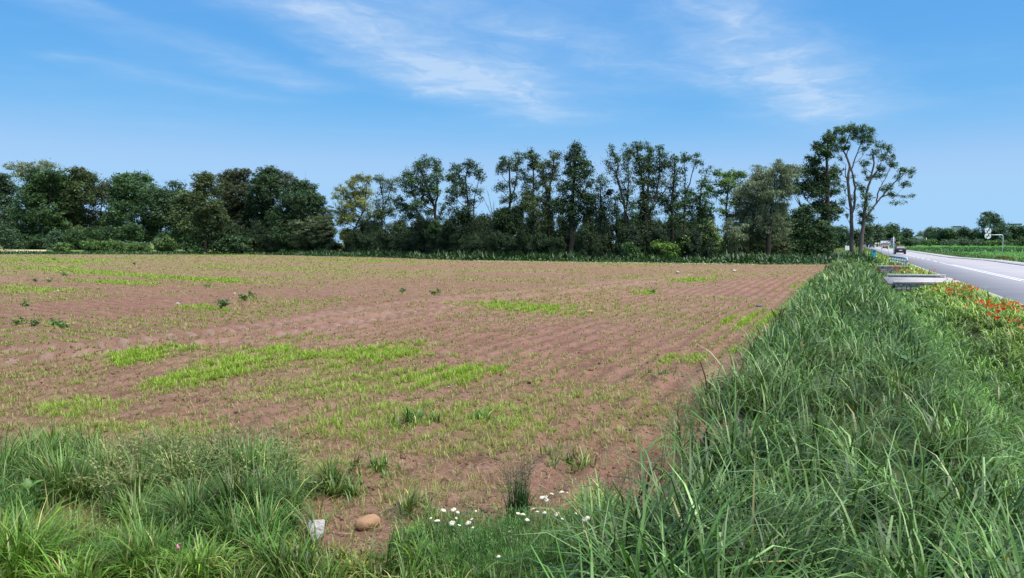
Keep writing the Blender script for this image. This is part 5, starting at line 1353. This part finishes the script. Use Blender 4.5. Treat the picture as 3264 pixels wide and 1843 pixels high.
# ------------------------------------------------------------------ stones on the field
def pebble(name, label, px, py, size, material, group=None, flat=.55, seed=0, facets=False):
    g = ground(px, py); z = float(z_at(np.array([g[0]]), np.array([g[1]]))[0])
    bm = bmesh.new(); bmesh.ops.create_icosphere(bm, subdivisions=2 if facets else 3, radius=.5)
    rr = random.Random(seed)
    ph = [(Vector((rr.uniform(-1, 1), rr.uniform(-1, 1), rr.uniform(-1, 1))).normalized(), rr.uniform(.33, .46)) for _ in range(9)]
    for v in bm.verts:
        for n_, d_ in ph:
            t = v.co.dot(n_)
            if t > d_: v.co -= n_ * (t - d_) * (1.0 if facets else .75)
    bmesh.ops.scale(bm, vec=size, verts=bm.verts)
    o = bm_obj(name, bm, material, None, (g[0], g[1], z + size[2] * .28), rr.uniform(-.6, .6), smooth=not facets, category='stone', label=label, group=group)
    return o
o = pebble('round_stone', 'smooth brown oval stone lying on the bare soil', 1170, 1690, (.20, .13, .12), M['pebble_brown'], seed=12); o.rotation_euler = (0, R(-8), R(14))
g = ground(1008, 1738)
bm = bmesh.new()
lo_ = [(-.050, -.03), (.030, -.034), (.036, .03), (-.044, .034)]; hi_ = [(-.062, -.034), (.050, -.030), (.056, .022), (-.050, .030)]
va = [bm.verts.new((x, y, -.06)) for x, y in lo_]; vb = [bm.verts.new((x, y, .155 + random.uniform(-.012, .012))) for x, y in hi_]
bm.faces.new(va[::-1]); bm.faces.new(vb)
for i in range(4): bm.faces.new((va[i], va[(i + 1) % 4], vb[(i + 1) % 4], vb[i]))
bmesh.ops.subdivide_edges(bm, edges=bm.edges[:], cuts=2, use_grid_fill=True)
for v in bm.verts: v.co += Vector((random.uniform(-.003, .003) for _ in range(3)))
bmesh.ops.bevel(bm, geom=[e for e in bm.edges if e.is_manifold and e.calc_face_angle() > .8], offset=.006, segments=2, affect='EDGES')
o = bm_obj('grey_stone', bm, M['pebble_grey'], None, (g[0], g[1], .0), R(16), category='stone', label='angular grey white stone set upright in the soil'); o.rotation_euler = (R(-28), R(4), R(16))
for i, (x, y, s, m_) in enumerate([(1880, 999, .22, 'pebble_brown'), (2418, 976, .2, 'roof'), (1737, 1455, .025, 'pebble_grey'), (567, 969, .16, 'pebble_grey'), (1660, 1470, .02, 'pebble_grey'), (2440, 1013, .1, 'pebble_grey'), (1157, 1294, .05, 'pebble_brown'), (748, 938, .12, 'pebble_grey'), (185, 930, .16, 'pebble_grey'), (2500, 990, .1, 'pebble_grey'), (2160, 872, .25, 'pebble_grey'), (2340, 868, .3, 'pebble_grey'), (1430, 1240, .035, 'pebble_grey'), (800, 1210, .04, 'pebble_grey')]):
    pebble('pebble', 'small stone lying on the ploughed soil', x, y, (s, s * .8, s * .6), M[m_], 'small stones on the field', seed=20 + i)

# ------------------------------------------------------------------ flowers
def petal_ring(n, r0, r1, wd_, z0, z1, col, cup=0.0):
    Vs, Fs, Cs = [], [], []
    for i in range(n):
        a = 2 * math.pi * i / n + random.uniform(-.05, .05); c, s = math.cos(a), math.sin(a)
        f = lambda r, t, z: (r * c - t * s, r * s + t * c, z)
        b = len(Vs)
        Vs += [f(r0, -wd_ * .35, z0), f(r0, wd_ * .35, z0), f((r0 + r1) * .55, wd_ * .5, (z0 + z1) / 2 + cup), f(r1, wd_ * .22, z1), f(r1, -wd_ * .22, z1), f((r0 + r1) * .55, -wd_ * .5, (z0 + z1) / 2 + cup)]
        Fs += [(b, b + 1, b + 2), (b, b + 2, b + 5), (b + 5, b + 2, b + 3), (b + 5, b + 3, b + 4)]; Cs += [col] * 6
    return np.array(Vs), np.array(Fs), np.array(Cs)
stem_col = (.07, .13, .035)
green_stem = plain('flower_stem', stem_col, .6, .3)
def stem_mesh(h, lean, r):
    V_, F_ = tube_np([(lean, 0, -h - .03), (lean * .5, .01, -h * .6), (lean * .12, 0, -h * .25), (0, 0, 0)], [r, r, r, r * .8], 4)
    return np_mesh('stem', V_, F_, green_stem, smooth=True)
# daisies
dz = [petal_ring(15, .006, .021, .0062, .002, -.004 - .004 * k, (.80, .80, .78), .002) for k in range(3)]
d_pet = [np_mesh('petals', *q[:2], M['petal'], q[2]) for q in dz]
bm = bmesh.new(); bmesh.ops.create_uvsphere(bm, u_segments=10, v_segments=6, radius=.0085); bmesh.ops.scale(bm, vec=(1, 1, .65), verts=bm.verts)
d_cen = bpy.data.meshes.new('centre'); bm.to_mesh(d_cen); bm.free(); d_cen.materials.append(M['yellow'])
d_stem = [stem_mesh(.30, .05, .0016), stem_mesh(.34, -.06, .0016), stem_mesh(.27, .02, .0016)]
Z2 = (900, 1240, 2.413)
for i, (x, y, k) in enumerate([(1240, 930, 1), (1315, 922, 1.1), (1352, 942, .8), (1190, 1010, 1.15), (1305, 1025, 1.1), (1425, 1022, 1.1), (1455, 1000, .6), (1140, 990, .6), (1340, 990, .5), (1362, 1045, .6), (1465, 1062, .6), (1490, 935, .5), (1815, 955, .9), (1850, 960, 1.1), (1880, 1000, 1.1), (1930, 922, 1.15), (1957, 940, .8), (2015, 945, .95), (1995, 832, .8),
                              (2030, 850, 1), (2025, 822, .9), (2075, 805, .95), (2145, 788, 1.1), (2190, 795, .5), (2110, 960, 1.05), (2150, 995, .8), (2260, 955, .6), (2325, 1000, 1.1), (2352, 985, .9), (1662, 1282, .7), (1745, 1095, .5), (2415, 1100, .4)]):
    p = ground(*zp(Z2, x, y), z=random.uniform(.26, .31))
    root = empty('daisy', tuple(p), random.uniform(0, 6), k * .9, category='flower', label='white daisy with yellow centre rising from feathery foliage at the field edge', group='white daisies at the field edge')
    tl = (random.uniform(.1, .6), random.uniform(-.3, .3), 0)
    for nm, me in (('petals', d_pet[i % 3]), ('centre', d_cen)):
        o = mesh_obj(nm, me, root); o.rotation_euler = (tl[0], tl[1], 0)
    mesh_obj('stem', d_stem[i % 3], root)
# poppies
def poppy_petals(col, seed):
    Vs, Fs, Cs = [], [], []
    rr = random.Random(seed)
    for i in range(4):
        a = math.pi / 2 * i + .3; c, s = math.cos(a), math.sin(a); b = len(Vs)
        for j, (r, t, z) in enumerate([(.004, 0, 0), (.022, -.022, .014), (.022, .022, .014), (.044, -.034, .028), (.050, 0, .024), (.044, .034, .028)]):
            r *= rr.uniform(.85, 1.15); z *= rr.uniform(.7, 1.3)
            Vs.append((r * c - t * s, r * s + t * c, z + .003 * (i % 2))); Cs.append(tuple(x * rr.uniform(.85, 1.1) for x in col))
        Fs += [(b, b + 1, b + 2), (b + 1, b + 4, b + 2), (b + 1, b + 3, b + 4), (b + 2, b + 4, b + 5)]
    return np_mesh('petals', np.array(Vs), np.array(Fs), M['petal'], np.array(Cs))
p_pet = [poppy_petals(c, i) for i, c in enumerate([(.60, .06, .02), (.58, .15, .035), (.50, .04, .02), (.60, .20, .05)])]
bm = bmesh.new(); bmesh.ops.create_uvsphere(bm, u_segments=8, v_segments=5, radius=.008); bmesh.ops.translate(bm, vec=(0, 0, .008), verts=bm.verts)
p_cen = bpy.data.meshes.new('seed_head'); bm.to_mesh(p_cen); bm.free(); p_cen.materials.append(M['black'])
p_stem = [stem_mesh(.50, .06, .003), stem_mesh(.55, -.08, .003), stem_mesh(.45, .03, .003)]
def poppy(p, k, i):
    root = empty('poppy', tuple(p), random.uniform(0, 6), k, category='flower', label='red poppy in bloom on the grassy bank beside the asphalt', group='red poppies along the road bank')
    tl = (random.uniform(-.7, .7), random.uniform(-.7, .7), 0)
    for nm, me in (('petals', p_pet[i % 4]), ('seed_head', p_cen)):
        o = mesh_obj(nm, me, root); o.rotation_euler = tl
    mesh_obj('stem', p_stem[i % 3], root)
ZP = (2200, 840, 2.421); n = 0
for x, y in [(2160, 170), (2165, 215), (2110, 190), (2080, 240), (2005, 225), (2260, 300), (2325, 335), (2290, 330), (2410, 320), (2475, 305), (2515, 310), (2305, 400), (2370, 430), (2530, 370), (2420, 360), (2560, 500), (2160, 265), (2210, 290), (2060, 150), (1985, 125), (2040, 130), (2220, 200), (2375, 375), (2120, 205), (2150, 185), (2175, 200), (2245, 295), (2310, 345), (2330, 325), (2400, 330), (2425, 318)]:
    px, py = zp(ZP, x, y)
    p = ground(px, py, .34); poppy(p, random.uniform(.75, 1.3), n); n += 1
def bank(px, py, z=.32): return ground(px * D, py * D, z)
for cx, cy, rx, ry, m_ in [(2260, 672, 26, 14, 55), (2300, 683, 34, 6, 22), (2345, 684, 16, 5, 8), (2295, 655, 14, 7, 10), (2225, 686, 6, 8, 6), (2400, 720, 70, 12, 34), (2440, 725, 30, 10, 18), (2480, 765, 45, 14, 18), (2540, 775, 40, 14, 12), (2560, 800, 25, 18, 10), (2210, 700, 6, 10, 4), (2380, 735, 40, 12, 10)]:
    for _ in range(m_):
        p = bank(cx + random.gauss(0, .5) * rx, cy + random.gauss(0, .5) * ry)
        u_, s_ = us(p[0], p[1])
        if u_ < .1 or u_ > 3.6 or (S1 < s_ < S2): continue
        poppy(p, random.uniform(.55, 1.0), n); n += 1
# poppy buds close by
def bud(label, px, py, z, k, col, Ystem):
    p = ground(px, py, z)
    root = empty('poppy_bud', tuple(p), category='flower bud', label=label)
    bm = bmesh.new(); bmesh.ops.create_uvsphere(bm, u_segments=12, v_segments=8, radius=.5)
    for v in bm.verts: v.co.x *= .55 * (1.15 - .5 * v.co.z); v.co.y *= .55 * (1.15 - .5 * v.co.z)
    bmesh.ops.scale(bm, vec=(k, k, k), verts=bm.verts)
    bm_obj('petals', bm, plain('bud_petal', col, .6, .2, var=.2, scale=60), root, smooth=True)
    bm = bmesh.new(); bmesh.ops.create_uvsphere(bm, u_segments=10, v_segments=6, radius=.28 * k); bmesh.ops.translate(bm, vec=(.3 * k, 0, .42 * k), verts=bm.verts)
    bm_obj('sepal', bm, green_stem, root, smooth=True)
    mesh_obj('stem', stem_mesh(z, .04, .0022), root)
bud('pink poppy bud nodding over the near grass', 568, 1742, .30, .034, (.62, .22, .28), 0)
bud('red poppy bud at the edge of the tall grass', 1937, 1510, .34, .030, (.60, .06, .04), 0)
bud('small red poppy bud above the tall grass edge, higher than the other red one', 2002, 1481, .36, .024, (.60, .07, .05), 0)

# ------------------------------------------------------------------ weeds
def broad_leaf(n, L, wd_, col, spread=(.5, 1.2), seed=0, zmax=0.0):
    """rosette of broad folded leaves"""
    rr = np.random.default_rng(seed); pl = Pile()
    for i in range(n):
        a = rr.uniform(0, 6.283); th = rr.uniform(*spread); ln = L * rr.uniform(.6, 1.15); w_ = wd_ * rr.uniform(.7, 1.2); z0 = rr.uniform(0, zmax) if zmax else 0
        t = np.array([0, .25, .5, .75, 1.0]); prof = np.array([.12, .8, 1.0, .65, .03]) * w_ * .5
        ang = th + .7 * t ** 1.5
        r = np.concatenate([[0], np.cumsum(np.sin((ang[1:] + ang[:-1]) / 2) * ln / 4)]); z = z0 + np.concatenate([[0], np.cumsum(np.cos((ang[1:] + ang[:-1]) / 2) * ln / 4)])
        o = np.array([math.cos(a), math.sin(a), 0]); s = np.array([-math.sin(a), math.cos(a), 0])
        mid = r[:, None] * o + z[:, None] * np.array([0, 0, 1.]); up_ = np.array([0, 0, 1.]) * (prof * .35)[:, None]
        V_ = np.stack([mid - s * prof[:, None] + up_, mid, mid + s * prof[:, None] + up_], 1).reshape(-1, 3)
        F_ = []
        for j in range(4):
            for e in (0, 1):
                q = 3 * j + e; F_ += [(q, q + 1, q + 4), (q, q + 4, q + 3)]
        pl.add((V_, np.array(F_), np.tile(np.array(col) * rr.uniform(.75, 1.3), (15, 1))))
    return pl.mesh('leaves', M['grass'])
def weed(name, label, px, py, me, k=1.0, group=None, dy=0.0):
    g = ground(px, py); z = float(z_at(np.array([g[0]]), np.array([g[1]]))[0])
    root = empty(name, (g[0], g[1], z + dy), random.uniform(0, 6), k, category='weed', label=label, group=group)
    mesh_obj('leaves', me, root)
    mesh_obj('stem', stem_mesh(.12, .0, .004), root, (0, 0, .12))
    return root
def bushy(seed, col):
    C_ = [np.array([random.uniform(-.09, .09), random.uniform(-.09, .09), random.uniform(.05, .16)]) for _ in range(6)]
    V_, F_, K_ = leaves(C_, [np.array([.07, .07, .06])] * 6, [34] * 6, .055, col, .05)
    return np_mesh('leaves', V_, F_, M['grass'], K_)
wl = [bushy(i, c) for i, c in enumerate([(.10, .17, .045), (.13, .20, .05), (.085, .15, .045)])]
for i, (x, y, k) in enumerate([(205, 880, 1.3), (171, 832, 1.4), (115, 899, 1), (662, 918, 1), (785, 962, 1.5), (717, 984, 1.4), (81, 975, 1), (175, 1040, 1.1), (117, 1040, .8), (158, 901, 1), (1386, 944, 1.2), (1280, 934, 1), (2080, 934, 1), (60, 1035, .9), (430, 845, 1.2), (200, 1045, 1)]):
    weed('field_weed', 'dark green weed standing alone on the ploughed field', x, y, wl[i % 3], k, 'weeds on the field')
weed('dock_plant', 'broad-leaved dock plant in a dark hollow of the tall grass', 2900, 1235, broad_leaf(20, .26, .10, (.055, .115, .04), (.6, 1.4), 9, .2), 1.0, dy=.22)
weed('lobed_weed', 'bright green lobed weed beside the bare soil in the near left grass', 95, 1640, broad_leaf(26, .13, .06, (.09, .19, .03), (.2, 1.1), 5, .22), 1.0)
for i, (x, y, k) in enumerate([(1330, 1790, 1.0), (1450, 1760, .9), (1560, 1780, .8), (860, 1830, .9), (960, 1840, .8), (730, 1835, .8), (1380, 1830, .9)]):
    weed('leafy_weed', 'bright leafy weed among the low plants at the near edge', x, y, broad_leaf(18, .10, .045, (.09, .18, .03), (.3, 1.2), 40 + i, .16), k, 'leafy weeds at the near edge')
# upright rye-grass tuft
g = ground(1655, 1690)
root = empty('ryegrass_tuft', (g[0], g[1], 0), category='grass tuft', label='upright dark tuft of flowering rye-grass stalks on the field edge')
pl = Pile(); n = 240
pl.add(blades(np.stack([rng.normal(0, .035, n), rng.normal(0, .03, n), np.zeros(n)], -1), rng.uniform(.18, .46, n), rng.uniform(.006, .011, n), rng.uniform(0, 6.28, n), np.abs(rng.normal(.08, .1, n)), np.abs(rng.normal(.5, .5, n)), colvar(n, (.035, .085, .028), .2), 4))
mesh_obj('leaves', pl.mesh('leaves', M['grass']), root)
pl = Pile(); n = 34
pl.add(seed_heads(np.stack([rng.normal(0, .03, n), rng.normal(0, .03, n), np.zeros(n)], -1), rng.uniform(.42, .66, n), rng.uniform(0, 6.28, n), np.abs(rng.normal(.15, .15, n)), colvar(n, (.05, .085, .035), .2), 10, .018))
mesh_obj('stalks', pl.mesh('stalks', M['grass']), root)
# feathery daisy foliage
pl = Pile()
for cx, cy, rx, ry, n in [(1200, 1400, 110, 36, 5200), (1400, 1400, 130, 40, 6500), (1300, 1460, 260, 40, 7000), (40, 1320, 60, 90, 2600), (330, 1455, 160, 30, 2200)]:
    a = rng.uniform(0, 6.283, n); r = np.sqrt(rng.random(n)) * (1 + .2 * rng.normal(0, 1, n))
    g = np.array([ground((cx + q * rx) * D, max(cy + w_ * ry, 1150) * D) for q, w_ in zip(np.cos(a) * r, np.sin(a) * r)])
    z = rng.random(n) ** .8 * (.12 + .22 * fbm(g[:, 0] * 5, g[:, 1] * 5, 2))
    pl.add(blades(np.stack([g[:, 0], g[:, 1], z], -1), rng.uniform(.025, .075, n), rng.uniform(.0022, .004, n), rng.uniform(0, 6.28, n), rng.uniform(.1, 1.2, n), rng.normal(.3, .4, n), colvar(n, (.075, .165, .035), .25), 2))
mesh_obj('feathery_foliage', pl.mesh('feathery_foliage', M['grass']), kind='stuff', category='foliage', label='fine feathery green daisy foliage along the near field edge')

g = at_depth(2680, 813, 108)
root = empty('low_wall', (g[0], g[1], 0), R(-2), category='wall', label='low brown concrete wall at the foot of the pale-trunked trees')
for i in range(4):
    box_obj('panel', (i * .68 - 1.02, 0, .28), (.665, .14, .62), plain('brown_concrete', (.22, .18, .15), .9, .2, var=.2, scale=3), root, bevel=.015)
box_obj('coping', (0, 0, .62), (2.8, .2, .06), M['mortar'], root, bevel=.01)
